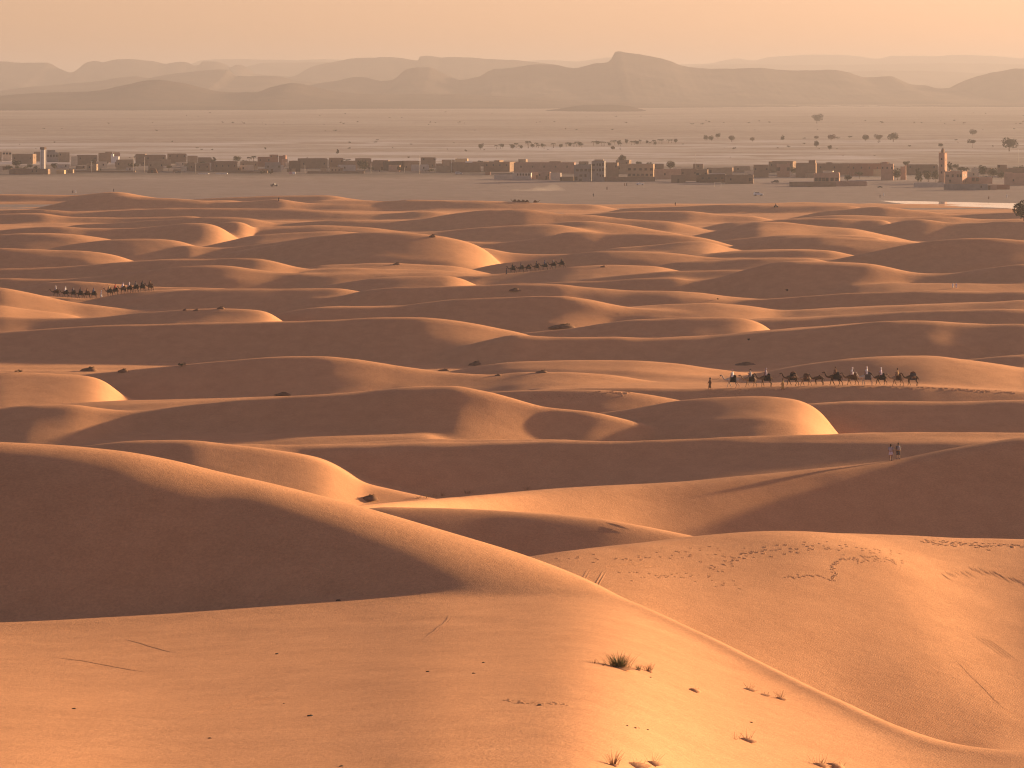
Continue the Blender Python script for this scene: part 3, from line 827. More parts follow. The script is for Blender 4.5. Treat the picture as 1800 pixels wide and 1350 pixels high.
def make_hiker(loc, rz, label, top_c, low_c, pack_c, bun=False, skirt=False, belt=None):
    t = empty('person', loc, rz)
    tag(t, label, 'person', 'hikers on the dune crest')
    link_mesh('body', BODY['stand'][0], t)
    hip = .93; N = BODY['stand'][1]
    bm = bmesh.new()
    loft(bm, [(0,0,hip-.04,.16,.19),(0,0,hip+.2,.135,.17),(0,0,hip+.47,.13,.215),(.01,0,hip+.56,.06,.09)])
    for a in (N[-6:-3], N[-3:]): add_tube(bm, [a[0][:3], a[1][:3]], [.08, .065], 8)
    o = link_mesh('shirt', bm_mesh('shirt', bm, M_CLOTH[top_c], True), t)
    bm = bmesh.new()
    if skirt: loft(bm, [(.01,0,.60,.25,.24),(.01,0,.75,.21,.22),(0,0,hip+.02,.165,.195)])
    else:
        loft(bm, [(0,0,hip-.12,.15,.18),(0,0,hip+.04,.165,.195)])
        for s in (-1, 1): add_tube(bm, [(0, s*.09, hip-.05), (s*.03+.02, s*.11, hip-.30), (s*.045+.01, s*.11, hip-.46)], [.12, .105, .10], 8)
    link_mesh('skirt' if skirt else 'shorts', bm_mesh('shorts', bm, M_CLOTH[low_c], True), t)
    bm = bmesh.new()
    for s in (-1, 1): add_tube(bm, [(s*.06-.10, s*.12, .05), (s*.06+.05, s*.12, .055), (s*.06+.19, s*.12, .03)], [.045, .055, .03], 7, True, .9)
    link_mesh('shoes', bm_mesh('shoes', bm, M_CLOTH['dusk'], True), t)
    link_mesh('hair', HAIR['bun' if bun else 'stand'], t)
    b = link_mesh('backpack', PACK['stand'], t); recolor(b, M_CLOTH[pack_c])
    if belt:
        bm = bmesh.new(); loft(bm, [(-.01,0,hip-.01,.185,.215),(-.01,0,hip+.1,.18,.205)])
        k = link_mesh('tied_jacket', bm_mesh('tied_jacket', bm, M_CLOTH[belt], True), t)
    return t

hz_ = on_sand(1566, 366.6)
make_hiker(hz_, R(70), 'left hiker in grey shirt and pale pink skirt with small backpack on dune crest', 'grey', 'lilac', 'mauve', bun=True, skirt=True)
hz_ = on_sand(1579, 367)
make_hiker(hz_, R(100), 'right hiker in dark shirt and dark shorts with jacket tied at the waist', 'dusk', 'dusk', 'grey', belt='tan')

# ---- near caravan of twelve camels
G1, G1P = 'camels of the near caravan on the right', 'people with the near caravan'
CAR1 = [  # u, tone, saddle, load, rider(robe, head, headcolour, pack), camel label, rider label
 (1287,'cream','black',0,('white','hat','pink',0),'pale grey camel with black saddle, first behind the guide','rider in white with a pink hat on the first pale camel'),
 (1317,'tan','black',0,('grey','hat','black',0),'second camel of the near caravan, tan with black blanket','rider with black hat and grey clothes on the second camel'),
 (1347,'brown','black',0,('mauve','scarf','mauve',0),'third camel, brown, walking just ahead of the ochre robed man','rider wrapped in mauve grey robe and hood on the third camel'),
 (1392,'dark','black',1,None,'dark camel carrying a high load, just behind the ochre robed man',None),
 (1414,'tan','brown',1,None,'tan legged camel with brown pack between two dark riderless camels',None),
 (1440,'dark',None,0,None,'small dark camel without saddle or rider in the near caravan',None),
 (1468,'dark','black',0,('brown','scarf','brown',0),'tall dark camel carrying the brown robed rider','rider in brown robe on the tall dark camel'),
 (1496,'brown','brown',0,('white','scarf','white',1),'brown camel carrying the white rider with a dark backpack','rider in white with a dark backpack'),
 (1523,'cream','dusk',0,('white','scarf','white',0),'white camel in the middle of the rear half of caravan','tall rider in white robe and turban on the white camel'),
 (1549,'dark','black',0,('lilac','scarf','white',0),'dark camel directly behind the white camel','rider in pale lilac robe and white scarf behind the white camel'),
 (1576,'tan','brown',0,('tan','scarf','brown',0),'light tan camel, last one with a rider','rider in tan robe and brown scarf, last of the caravan'),
 (1603,'dark','dusk',1,None,'dark loaded camel without rider at the very end of caravan',None)]
D1 = 561.0
for i, (u, tone, sad, load, rid, lab, rlab) in enumerate(CAR1):
    q = on_sand(u + (0, 1.5, -1, 0, 1, -1.5, 0, 1.5, 0, -1, 1, 0)[i], D1 + (0.9 if i % 2 else -0.5)); q.z -= .03
    sc = 0.86 if i == 5 else (1.0, .95, 1.03, 1.0, .92, 1, 1.05, .97, 1.03, .95, .94, 1.0)[i]
    rz = R(180 + (i * 37 % 13) - 6)
    make_camel(q, rz, tone, lab, G1, i, sad, bool(load), sc)
    if rid:
        rp = q + Vector((-0.05 * math.cos(rz), 0, 2.06 * sc))
        make_person(rp, rz, 'ride', rlab, G1P, rid[0], rid[1], rid[2], bool(rid[3]))
make_person(on_sand(1248, 559), R(185), 'walk', 'man in dark brown robe leading the near caravan on foot', G1P, 'brown', 'scarf', 'black', sc=1.05)
make_person(on_sand(1376, 557.5), R(170), 'walk', 'man in ochre robe walking beside the camels of the near caravan', G1P, 'ochre', 'scarf', 'brown', sc=1.05)

# ---- middle caravan of seven camels
G2, G2P = 'camels of the middle caravan', 'people with the middle caravan'
CAR2 = [(901,1,'tall rider on the first camel of the middle caravan'),(915.5,1,'rider on the second camel of the middle caravan'),(928.5,0,None),
        (943,1,'rider on the camel just behind the riderless one'),(957.5,1,'broad rider on the fifth camel of the middle caravan'),
        (972.5,1,'rider with pale back on the sixth camel of the middle caravan'),(987,1,'upright rider on the last camel of the middle caravan')]
C2L = ['leading camel of the middle caravan, right behind its guide','second camel of the middle caravan','riderless small camel in the middle caravan',
       'camel following the riderless one in the middle caravan','fifth and bulkiest camel of the middle caravan','sixth camel of the middle caravan, next to last','last camel of the middle caravan, highest on the sand']
cols_ = ['black','dusk','brown','black','blue','dusk','black']
for i, (u, rid, lab) in enumerate(CAR2):
    q = on_sand(u, 904.5)
    rz = R(186 - (i % 3) * 5)
    make_camel(q, rz, 'dark' if i != 3 else 'brown', C2L[i], G2, i + 1, 'black', i == 2, .86)
    if rid: make_person(q + Vector((0, 0, 1.77)), rz, 'ride', lab, G2P, cols_[i], 'scarf', 'tan' if i in (0, 5, 6) else None, sc=.9)
make_person(on_sand(890.5, 902), R(180), 'walk', 'guide on foot leading the middle caravan', G2P, 'dusk', 'scarf', 'black', sc=.95)

# ---- left caravan
G3, G3P = 'camels of the left caravan', 'people with the left caravan'
CAR3 = [(98,'leading camel of the left caravan, half hidden by the dune edge','rider with pale hood at the head of the left caravan','grey'),
        (115,'second camel of the left caravan, under the white rider','rider all in white near the head of the left caravan','white'),
        (128.5,'third camel of the left caravan','rider in dusky robe just behind the white rider','dusk'),
        (141,'fourth camel of the left caravan, close to its neighbour','rider in black, fourth of the left caravan','black'),
        (153,'fifth camel of the left caravan','rider in brown with lit shoulder, fifth of the left caravan','brown'),
        (164.5,'camel just ahead of the white robed walking guide','rider in blue just ahead of the white robed walker','blue'),
        (192,'camel just behind the white robed walking guide','rider in tan just behind the white robed walker','tan'),
        (202.5,'eighth camel of the left caravan','rider in red brown clothes behind the tan rider','red'),
        (216,'ninth camel of the left caravan','rider in pale clothes, fifth from the tail end','lilac'),
        (227,'tenth camel of the left caravan, with broad load','rider with pale hood, fourth from the tail end','mauve'),
        (238.5,'eleventh camel of the left caravan','rider in dark grey, third from the tail end','dusk'),
        (250,'camel next to last in the left caravan','rider leaning forward, next to last','black'),
        (264,'last camel of the left caravan, seen from behind','rider in brown on the last camel of the left caravan','brown')]
for i, (u, lab, rlab, rc) in enumerate(CAR3):
    D3 = 818 - .3 * (i % 2)
    q = on_sand(u, D3)
    rz = R(150 if i > 5 else 165)
    make_camel(q, rz, ['dark', 'dark', 'brown'][i % 3], lab, G3, i, 'black' if i % 4 else 'brown', False, .86)
    make_person(q + Vector((0, 0, 1.77)), rz, 'ride', rlab, G3P, rc, 'scarf', {0: 'white', 9: 'white'}.get(i), sc=.9)
make_person(on_sand(178, 817.5), R(170), 'walk', 'guide in long white robe walking in the gap of the left caravan', G3P, 'white', 'scarf', 'white', sc=1.0)

# ---- resting camels at the edge of the dunes
for i, (u, v, lab, rz) in enumerate([(904.5,358.6,'leftmost resting camel at the dune edge',160),(912.5,358.4,'second resting camel from the left with raised neck',20),(919.5,358.6,'resting camel in the middle of the group',175),
                            (926,358.8,'resting camel on the right end of the close group',150)]):
    q = plain_at(u, v); q.y = 1560; q.x = (u - 900) / F * q.y; q.z = max(0, Hs(q.x, q.y))
    make_camel(q, R(rz), 'brown', lab, 'camels resting on the plain', 0, 'brown', False, 1.0, True)
q = Vector(((941.5 - 900) / F * 1560, 1560, max(0, Hs((941.5 - 900) / F * 1560, 1560))))
make_camel(q, R(8), 'brown', 'single camel set apart, facing right with its head up', 'camels resting on the plain', 0, 'brown', False, 1.0, True)

# ------------------------------------------------------------------ village on the plain
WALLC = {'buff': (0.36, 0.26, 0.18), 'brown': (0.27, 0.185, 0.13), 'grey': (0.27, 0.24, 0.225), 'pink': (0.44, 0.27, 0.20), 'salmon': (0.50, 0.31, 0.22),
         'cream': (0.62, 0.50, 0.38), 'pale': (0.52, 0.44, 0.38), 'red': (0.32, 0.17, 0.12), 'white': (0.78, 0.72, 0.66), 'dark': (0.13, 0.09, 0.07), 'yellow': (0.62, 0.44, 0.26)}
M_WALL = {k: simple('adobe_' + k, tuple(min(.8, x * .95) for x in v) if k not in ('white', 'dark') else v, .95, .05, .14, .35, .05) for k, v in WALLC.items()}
M_PANE = simple('window_dark', (0.035, 0.03, 0.03), .4, .4, .2)
M_FRAME = simple('window_frame', (0.20, 0.13, 0.09), .8)
M_DOOR = simple('door_wood', (0.12, 0.075, 0.05), .8)

def window_meshes(w, h):
    bm = bmesh.new(); t = .12
    add_box(bm, -w/2-t, w/2+t, -.10, .0, h, h+t); add_box(bm, -w/2-t, w/2+t, -.12, .0, -t, 0)
    add_box(bm, -w/2-t, -w/2, -.08, .0, 0, h); add_box(bm, w/2, w/2+t, -.08, .0, 0, h)
    a = bm_mesh('window_frame', bm, M_FRAME)
    bm = bmesh.new(); add_box(bm, -w/2, w/2, -.03, .004, 0, h)
    return a, bm_mesh('pane', bm, M_PANE)
WIN = {1: window_meshes(1.1, 1.5), 2: window_meshes(1.5, 1.3), 3: window_meshes(.7, 1.1), 4: window_meshes(1.7, 2.0)}

def put_window(parent, x, y, z, kind=1, rz=0):
    f = link_mesh('window', WIN[kind][0], parent); f.location = (x, y, z); f.rotation_euler = (0, 0, rz)
    g = link_mesh('pane', WIN[kind][1], f)

def block(bm, x0, x1, y0, y1, z0, z1, par=.5, t=.3, uneven=0.0):
    """flat-roofed mud block with a parapet round a sunken roof"""
    o = [bm.verts.new((x, y, z)) for z in (z0, z1) for x, y in ((x0,y0),(x1,y0),(x1,y1),(x0,y1))]
    i = [bm.verts.new((x, y, z)) for z in (z1, z1 - par) for x, y in ((x0+t,y0+t),(x1-t,y0+t),(x1-t,y1-t),(x0+t,y1-t))]
    for k in range(4):
        l = (k + 1) % 4
        bm.faces.new((o[k], o[l], o[4+l], o[4+k])); bm.faces.new((o[4+k], o[4+l], i[l], i[k])); bm.faces.new((i[k], i[l], i[4+l], i[4+k]))
    bm.faces.new(i[4:8]); bm.faces.new(o[3::-1])
    for v in o[4:] + i[:4]: v.co.z += random.uniform(-uneven, uneven)

HOUSE_N = 0
def house(u0, u1, vt, vb, tone, label, wins=(), yaw=None, depth=None, door=None, tower=None, group='mud brick houses of the village', name='house', cat='house'):
    """wins: (fraction along the front, height fraction, kind)"""
    global HOUSE_N
    HOUSE_N += 1
    c = plain_at((u0 + u1) / 2, vb)
    px = c.y / F
    W = (u1 - u0) * px; Hh = (vb - vt) * px
    if u0 < 860 and vb - vt > 19 and name == 'house': vb = vt + 17; c = plain_at((u0 + u1) / 2, vb); px = c.y / F; W = (u1 - u0) * px; Hh = (vb - vt) * px
    if yaw is None and u1 < 860: yaw = [9, 12, 10, -5, 11, 8, 13][HOUSE_N % 7]
    if yaw is None: yaw = [-3, -9, -2, -5, 8, -14, -3][HOUSE_N % 7]
    a = abs(math.radians(yaw))
    dp = depth or min(max(W * .7, 5), 14)
    if W < 9: dp = min(dp, W * .9)
    w = max((W - dp * math.sin(a)) / math.cos(a), W * .45)
    t = empty(name, (c.x - (W / 2) + w * math.cos(a) / 2, c.y, 0))
    t.rotation_euler.z = -a if yaw < 0 else a
    # with a positive turn the front swings so that the right-hand end wall shows
    t.location.y = c.y + 0.5 * w * math.sin(a)
    tag(t, label, cat, group)
    bm = bmesh.new()
    block(bm, -w/2, w/2, 0, dp, -1.0, Hh, min(.6, Hh * .15), .3, .06)
    link_mesh('walls', bm_mesh('walls', bm, M_WALL[tone]), t)
    if tower:
        f0, f1, hz = tower[:3]
        bm = bmesh.new(); block(bm, -w/2 + f0*w, -w/2 + f1*w, .4, min(dp, dp * .8), Hh - .5, Hh + hz * px, .4, .25, .04)
        link_mesh('roof_room', bm_mesh('roof_room', bm, M_WALL[tower[3] if len(tower) > 3 else tone]), t)
    for fx, fz, k in wins: put_window(t, -w/2 + fx * w, 0, fz * Hh, k)
    if wins and Hh > 4: put_window(t, w/2, dp * .5, .55 * Hh, 3, R(90))
    if door is not None:
        bm = bmesh.new(); add_box(bm, -.55, .55, -.06, .02, 0, min(2.1, Hh * .75)); add_box(bm, -.68, .68, -.1, .02, min(2.1, Hh*.75), min(2.1, Hh*.75) + .12)
        d = link_mesh('door', bm_mesh('door', bm, M_DOOR), t); d.location.x = -w/2 + door * w
    # roof edge poles and drains
    if Hh > 3.5 and HOUSE_N % 3 == 0:
        bm = bmesh.new()
        for k in range(max(2, int(w / 3))): add_tube(bm, [(-w/2 + 1 + k * 3, -.35, Hh - .75), (-w/2 + 1 + k * 3, .1, Hh - .7)], [.06, .06], 5)
        link_mesh('roof_drains', bm_mesh('roof_drains', bm, M_DOOR), t)
    return t

def row(n, z, k=1, a=.12, b=.88): return [(a + (b - a) * i / max(1, n - 1), z, k) for i in range(n)]
# left end
house(-12,5,267,303,'buff','buff house cut by the left edge of the picture')
house(5,21,266,292,'cream','pale cream house with a row of openings near the left edge', row(3,.68,2), group='pale upper houses')
house(21,60,271,299,'brown','long low brown house left of the white tower', row(2,.5,3))
house(60,74,267,301,'brown','tall brown house touching the left side of the white tower')
house(82,104,268,296,'grey','grey two storey house with dark windows right of the white tower', row(4,.55,1), tower=(.05,.75,4))
house(104,125,268,300,'buff','tall tan block beside the grey windowed house', row(1,.7,3))
house(125,138,275,300,'cream','small cream house right of the tall tan block')
house(137,176,273,304,'brown','broad brown house behind the leftmost lamp pole', row(2,.6,3))
house(174,200,269,296,'brown','brown house left of the bright white walls', tower=(.5,1,2))
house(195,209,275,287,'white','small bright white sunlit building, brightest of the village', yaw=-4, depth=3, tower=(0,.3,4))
house(200,213,268,284,'pink','pinkish upper house above the bright white building')
house(205,238,281,302,'buff','buff house below and right of the bright white building', row(2,.5,3))
house(15,86,297,306.5,'brown','long low brown wall building at the front below the tower', [(.6,.45,3),(.7,.45,3)], yaw=-6, depth=6)
house(99,114,299,305.5,'yellow','little sunlit yellow hut on the gravel edge, left one of two', yaw=-5, depth=4)
house(118,129,298,304.5,'buff','little buff hut on the gravel edge, right one of two', yaw=-5, depth=4)
house(-8,6,293,300,'cream','low cream wall house at the very left edge', depth=4)
house(238,256,271,292,'brown','brown house with a palm before it and lamp pole')
house(256,296,272.5,293,'brown','long brown house left of the highest roof of the cluster', row(2,.6,3))
house(295,331,270.5,294,'brown','brown house with the highest roof behind the small sunlit box', row(3,.7,3))
house(331,350,274,296,'buff','buff house with lower roof right of the highest roof')
house(349,374,277,297,'brown','dark brown house beside the dark conical tree')
house(295,304,277,286,'salmon','small sunlit salmon box house in front of the brown roofs', depth=4)
house(262,290,284,300,'buff','wide buff house behind the dark reddish shelter', row(2,.5,3))
house(318,330,293,301,'cream','cream sunlit hut in the front row with low wing', depth=4)
house(305,319,298,303,'buff','very low buff hut beside the cream sunlit hut', depth=4)
house(332,372,287,301,'brown','brown house behind the two white roadside walls', row(3,.45,3))
house(376,424,284,302,'brown','long brown house between the conical tree and the bushy tree', row(4,.5,3))
house(424,456,284,298,'buff','long buff wall house below the two palms', row(2,.5,3))
house(455,478,276,305,'red','reddish house with a stepped top, left of the tall red one', row(2,.6,3))
house(475,491,272,300,'red','tallest reddish house in the left centre', row(2,.75,3))
house(490,503,274,296,'red','reddish house right of the tallest reddish one', tower=(.6,1,1))
house(468,497,286,306,'grey','dim grey house in front of the reddish houses', row(2,.5,3), door=.4)
house(496,507,280,293,'salmon','small salmon sunlit house above the dark house')
house(503,513,286,294,'cream','small cream sunlit house wall beside the dark house', depth=4)
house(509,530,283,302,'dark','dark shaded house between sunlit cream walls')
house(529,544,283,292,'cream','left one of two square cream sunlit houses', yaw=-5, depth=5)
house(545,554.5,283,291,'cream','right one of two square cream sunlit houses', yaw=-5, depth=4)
house(504,520,296.5,302,'buff','low buff flat roofed shed above the red and white stall', depth=4)
house(528,582,279,301,'brown','long brown house behind the two square cream houses', row(2,.4,3))
house(580,606,278,302,'brown','brown house with a high corner in mid left', row(2,.6,3))
house(565,576,296,304,'buff','small buff hut among thin poles, left one', depth=4)
house(582,600,293.5,304,'buff','buff hut with flat roof among dark doorways', row(3,.35,3), depth=5)
house(606,630,283,303,'brown','low brown house left of the tall shaded house')
house(627,656,278.5,304,'brown','tall shaded brown house with a tree at its corner', row(1,.6,3), door=.8)
house(655,684,282,306,'brown','brown house right of the tall tree shaded house', door=.6)
house(683,704,290.5,302,'salmon','sunlit salmon box house below a dark roof', yaw=-8, depth=6)
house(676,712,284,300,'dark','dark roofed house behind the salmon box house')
house(711,743,283,303,'brown','brown house left of the tall left centre pole', row(3,.3,3))
house(742,769,277,302,'brown','tall brown house between the two tall poles', row(2,.75,3))
house(768,794,292,303,'buff','buff sunlit wall house right of the tall pole', depth=5)
house(779,802,281,294,'buff','small buff house behind the leaning pole')
house(800,823,279,290,'yellow','sunlit yellow upper house right of the leaning pole')
house(797,852,286,307,'brown','large plain brown building behind the parked silver car', tower=(.55,.7,2,'white'))
house(850,905,285,309,'brown','very long brown building left of the pale wall', row(4,.6,3), tower=(.4,.6,3))
house(853,862,302,307.5,'red','small reddish hut right of the silver car', depth=3)
# centre
house(903,1012,286,305,'pink','very long low pinkish building with bright roof edge', row(5,.55,3), yaw=-4, depth=12)
house(900,935,304,315.5,'pale','pale building with five little windows beside the salmon gate house', row(5,.62,3,.3,.9), yaw=-5, depth=7)
house(934,947,303,314.5,'salmon','salmon coloured gate house', door=.8, yaw=-5, depth=6)
house(946,968,302.5,316,'pink','pink house with reddish band right of the salmon gate house', row(2,.5,3), yaw=-5, depth=6, door=.7)
house(967,987,304,316.5,'pale','pale pink walled yard with a blank front', yaw=-5, depth=6)
house(984,1010,311,318,'brown','low brown yard wall left of the grey three storey building', yaw=-5, depth=6, door=.1)
house(1009,1041,290,319,'grey','big grey building with two rows of dark windows', [(.2,.62,2),(.45,.62,2),(.72,.62,2),(.95,.62,2),(.42,.28,2),(.7,.28,1),(.12,.08,4),(.4,.03,2)], yaw=-5, depth=12)
house(1040,1065,283,319,'grey','tallest grey building, three storeys of windows', [(.15,.75,2),(.45,.78,3),(.66,.75,1),(.9,.77,1),(.15,.5,2),(.45,.52,3),(.66,.5,1),(.9,.52,1),(.45,.3,3),(.7,.24,3),(.9,.24,3)], yaw=-7, depth=11)
house(1063,1088,286,313,'brown','brown house right of the tallest grey building', row(2,.7,3))
house(1086,1104,289,306,'buff','buff house with a big square tree on its roof line', row(1,.5,3))
house(1103,1152,288.5,313,'buff','buff two storey hotel like house with two rows of windows', row(5,.55,2,.08,.92)+row(6,.15,2,.08,.92), yaw=-6, depth=12)
house(1063,1152,311,319,'brown','long low brown wall in front of the buff two storey house', yaw=-3, depth=3, name='yard_wall', cat='wall', group='long yard walls')
house(1150,1199,298,315,'salmon','salmon flat front house with one small dark window', [(.4,.42,3)], yaw=-4, depth=10)
house(1180,1206,308,321,'brown','brown garden house in front of the salmon flat front house', door=.5)
house(1197,1226,297,318,'brown','brown house left of the tall thin lamp pole', row(2,.6,3))
house(1224,1246,298,320,'brown','brown shed building with open dark front', row(2,.55,2))
house(1242,1289,295.5,309,'buff','buff house with light roof edge and dark opening at its left end', [(.06,.35,4),(.14,.35,4)], yaw=-4, depth=9)
house(1230,1278,307,321,'dark','dark low house under the white canopy row', row(4,.4,2), door=.9)
house(1275,1327,308,323,'brown','long brown house right of the white canopy', [(.2,.4,3),(.9,.3,4)], yaw=-5)
# right
house(1352,1402,284,303,'brown','wide brown house behind the ornate reddish house', row(3,.6,3))
house(1366,1389,289,311,'pink','ornate pink house with tall arched openings', row(2,.5,4), tower=(.8,1,3))
house(1325,1352,290,312,'brown','brown house half hidden behind dark trees', row(2,.6,3))
house(1399,1438,287,312,'brown','brown house below a small square roof tower', tower=(.65,.98,5))
house(1435,1500,288,307,'brown','long brown row house with reddish roofs', row(3,.6,3), tower=(.3,.45,2))
house(1431,1479,305,322,'pink','pinkish building with six tall dark openings', [(.1,.2,4),(.24,.2,4),(.38,.2,4),(.52,.2,4),(.72,.2,4),(.9,.2,4)], yaw=-8, depth=9, tower=(.7,.98,2))
house(1388,1470,320,328,'brown','long brown front wall left of the sunlit wall', yaw=-3, depth=3, name='yard_wall', cat='wall', group='long yard walls')
house(1469,1524,319,327,'pink','pinkish sunlit front wall below the village trees', yaw=-3, depth=3, name='yard_wall', cat='wall', group='long yard walls')
house(1494,1551,288,309,'red','wide reddish house left of the bright yellow box', row(4,.6,3))
house(1536,1550.5,298,310,'yellow','bright yellow sunlit box house', yaw=-4, depth=5)
house(1549,1573,288,317,'pink','tall pink house with stepped roof and ornate front', row(3,.7,3), tower=(.1,.55,3))
house(1583,1594,293,316,'pink','narrow pink tower house with a stepped corner', tower=(.7,1,2), yaw=-10)
house(1594,1652,290,307,'brown','brown houses row hidden by trees left of the minaret', row(2,.7,3))
house(1607,1661,321,329,'pale','pale front wall left of the mosque', yaw=-3, depth=3, name='yard_wall', cat='wall', group='long yard walls')
house(1660,1737,324,334,'grey','grey front wall below the mosque', [(.85,.4,3)], yaw=-3, depth=3, name='yard_wall', cat='wall', group='long yard walls')
house(1736,1753,325,334,'pink','pink gate wall right of the grey front wall', yaw=-4, depth=4, door=.2)
house(1752,1776,325,333,'red','red brown low shed in the right corner', yaw=-4, depth=5)
house(1700,1746,312,323,'pink','low pinkish building right of the mosque', [(.25,.4,4),(.4,.4,4)], yaw=-4, depth=8)
house(1709,1722,295.5,309,'cream','small cream house between the dark trees right of the minaret', tower=(.3,.5,2))
house(1754,1771,290,312,'brown','brown tower house behind the trees at right', row(1,.8,1))
house(1767,1815,305,326,'salmon','salmon house with parapet cut by the right picture edge', [(.33,.35,3)], yaw=-6, depth=10, tower=(0,.3,2))
house(1770,1812,296,310,'brown','brown house behind the salmon house at the right edge')

MARKS = [(-20,'the left picture edge'),(13,'the pale cream house with openings'),(40,'the long low brown house'),(76,'the white ribbed tower'),(114,'the tall tan block'),(161,'the pole with two crossarms'),(202,'the bright white building'),(235,'the bent street pole'),
    (268,'the reddish tent'),(312,'the highest roof of the left centre'),(358,'the left white roadside wall'),(390,'the right white roadside wall'),(418,'the bushy round tree'),(443,'the two palms'),(483,'the tallest reddish house'),(536,'the two square cream houses'),
    (575,'the buff hut among poles'),(640,'the tall tree shaded house'),(692,'the salmon box house'),(737,'the tallest left centre pole'),(766,'the tall pole by the brown house'),(806,'the silver car'),(841,'the short pale post'),(885,'the pale front wall'),(940,'the salmon gate house'),
    (976,'the blank walled yard'),(1025,'the big grey building'),(1052,'the three storey building'),(1095,'the square topped tree'),(1127,'the two storey hotel like house'),(1175,'the salmon flat front house'),(1223,'the lone thin pole'),(1265,'the white canopy'),(1300,'the long brown house by the canopy'),
    (1333,'the left dark tree'),(1378,'the ornate pink house'),(1420,'the small square roof tower'),(1455,'the building with six openings'),(1500,'the wide reddish house'),(1543,'the bright yellow box'),(1562,'the tall pink house'),(1588,'the narrow pink tower'),(1630,'the slim trees'),(1657,'the minaret'),
    (1690,'the umbrella crowned tree'),(1715,'the small cream house'),(1740,'the low pinkish building'),(1762,'the brown tower house'),(1790,'the faint right pole')]
USED = set()
def by_mark(what, u, v):
    ms = sorted(MARKS, key=lambda q: abs(q[0] - u))
    for mu, nm in ms[:4]:
        for rel in (('just left of ' if u < mu - 6 else 'just right of ' if u > mu + 6 else 'in line with ') + nm, ('up behind ' if v < 297 else 'down in front near ') + nm):
            t_ = what + ' ' + rel
            if t_ not in USED:
                USED.add(t_); return t_
    return what + ' ' + rel

# the crowd of lower houses that fills the rows between
_rh = np.random.default_rng(11)
for k in range(70):
    u = 10 + k * 25.4 + _rh.uniform(-8, 8); w_ = _rh.uniform(16, 36); vb_ = _rh.uniform(291, 304) + (u > 1150) * _rh.uniform(2, 12); h_ = _rh.uniform(5, 12)
    if 55 < u < 88 or 1595 < u < 1700: continue
    house(u - w_/2, u + w_/2, vb_ - h_, vb_, ['brown', 'buff', 'cream', 'brown', 'pale'][k % 5], by_mark(('narrow' if w_ < 21 else 'wide' if w_ > 30 else 'middling') + (' low ' if h_ < 8.5 else ' taller ') + ['brown', 'buff', 'cream', 'brown', 'pale'][k % 5] + ' house', u, vb_), [(_rh.uniform(.15,.85), .4, 3)], group='low mud brick houses filling the village')
# filler yards between the houses: low mud walls
def yard(u0, u1, vt, vb, tone, label): house(u0, u1, vt, vb, tone, label, yaw=-2, depth=2.0, name='yard_wall', cat='wall', group='long yard walls')
yard(349,367,304.6,306,'white','left one of two short white roadside walls')
yard(379,400,304.6,306,'white','right one of two short white roadside walls')
yard(120,238,300,303,'brown','low brown mud wall behind the two leftmost lamp poles')
yard(400,470,300,304.5,'brown','low brown mud wall below the long buff wall house')
yard(540,640,301,305,'brown','low mud wall behind the small buff huts')
yard(868,901,307,314.5,'pale','pale wall left of the building with five little windows')

# mosque
c = plain_at(1680, 323.5); px = c.y / F
t = empty('mosque', (c.x - 1, c.y + 2, 0), R(-27)); tag(t, 'pink mosque hall with crenellated corners beside its minaret', 'mosque')
bm = bmesh.new(); W_, H_, D_ = 10.6, 22 * px, 8.5
block(bm, -W_/2, W_/2, 0, D_, -1, H_, .5, .3, 0)
for x_, y_ in ((-W_/2,0),(W_/2,0),(W_/2,D_),(-W_/2,D_)):
    add_box(bm, x_-.35, x_+.35, y_-.35, y_+.35, H_-.4, H_+.75)
link_mesh('walls', bm_mesh('walls', bm, M_WALL['pink']), t)
for fx, z_, k in ((.15,.55,2),(.45,.55,1),(.75,.55,1),(.3,.12,1),(.9,.55,1)): put_window(t, -W_/2 + fx * W_, 0, z_ * H_, k)
for fy, z_ in ((.3,.58),(.7,.58),(.3,.1),(.7,.1)): put_window(t, W_/2, D_ * fy, z_ * H_, 1, R(90))
c = plain_at(1657.5, 322)
t = empty('minaret', (c.x, c.y, 0), R(-30)); tag(t, 'square pink minaret with a lantern and finial on top', 'minaret')
hm = 53 * px; s_ = 1.85
bm = bmesh.new(); block(bm, -s_, s_, -s_, s_, -1, hm, .7, .3, 0)
for k in range(5):
    for sx in (-1, 1):
        a_ = -s_ + .35 + k * (2 * s_ - .7) / 4
        add_box(bm, a_-.18, a_+.18, sx*s_-.12, sx*s_+.12, hm, hm+.45); add_box(bm, sx*s_-.12, sx*s_+.12, a_-.18, a_+.18, hm+.003, hm+.453)
link_mesh('shaft', bm_mesh('shaft', bm, M_WALL['salmon']), t)
bm = bmesh.new(); block(bm, -.75, .75, -.75, .75, hm - .7, hm + 2.2, .2, .15, 0); loft(bm, [(0,0,hm+2.15,.7,.7),(0,0,hm+2.7,.6,.6),(0,0,hm+3.05,.2,.2),(0,0,hm+3.7,.04,.04)])
link_mesh('lantern', bm_mesh('lantern', bm, M_WALL['brown']), t)
for z_ in (.33, .56, .78):
    put_window(t, 0, -s_, hm * z_, 3); put_window(t, s_, 0, hm * (z_ - .02), 3, R(90))
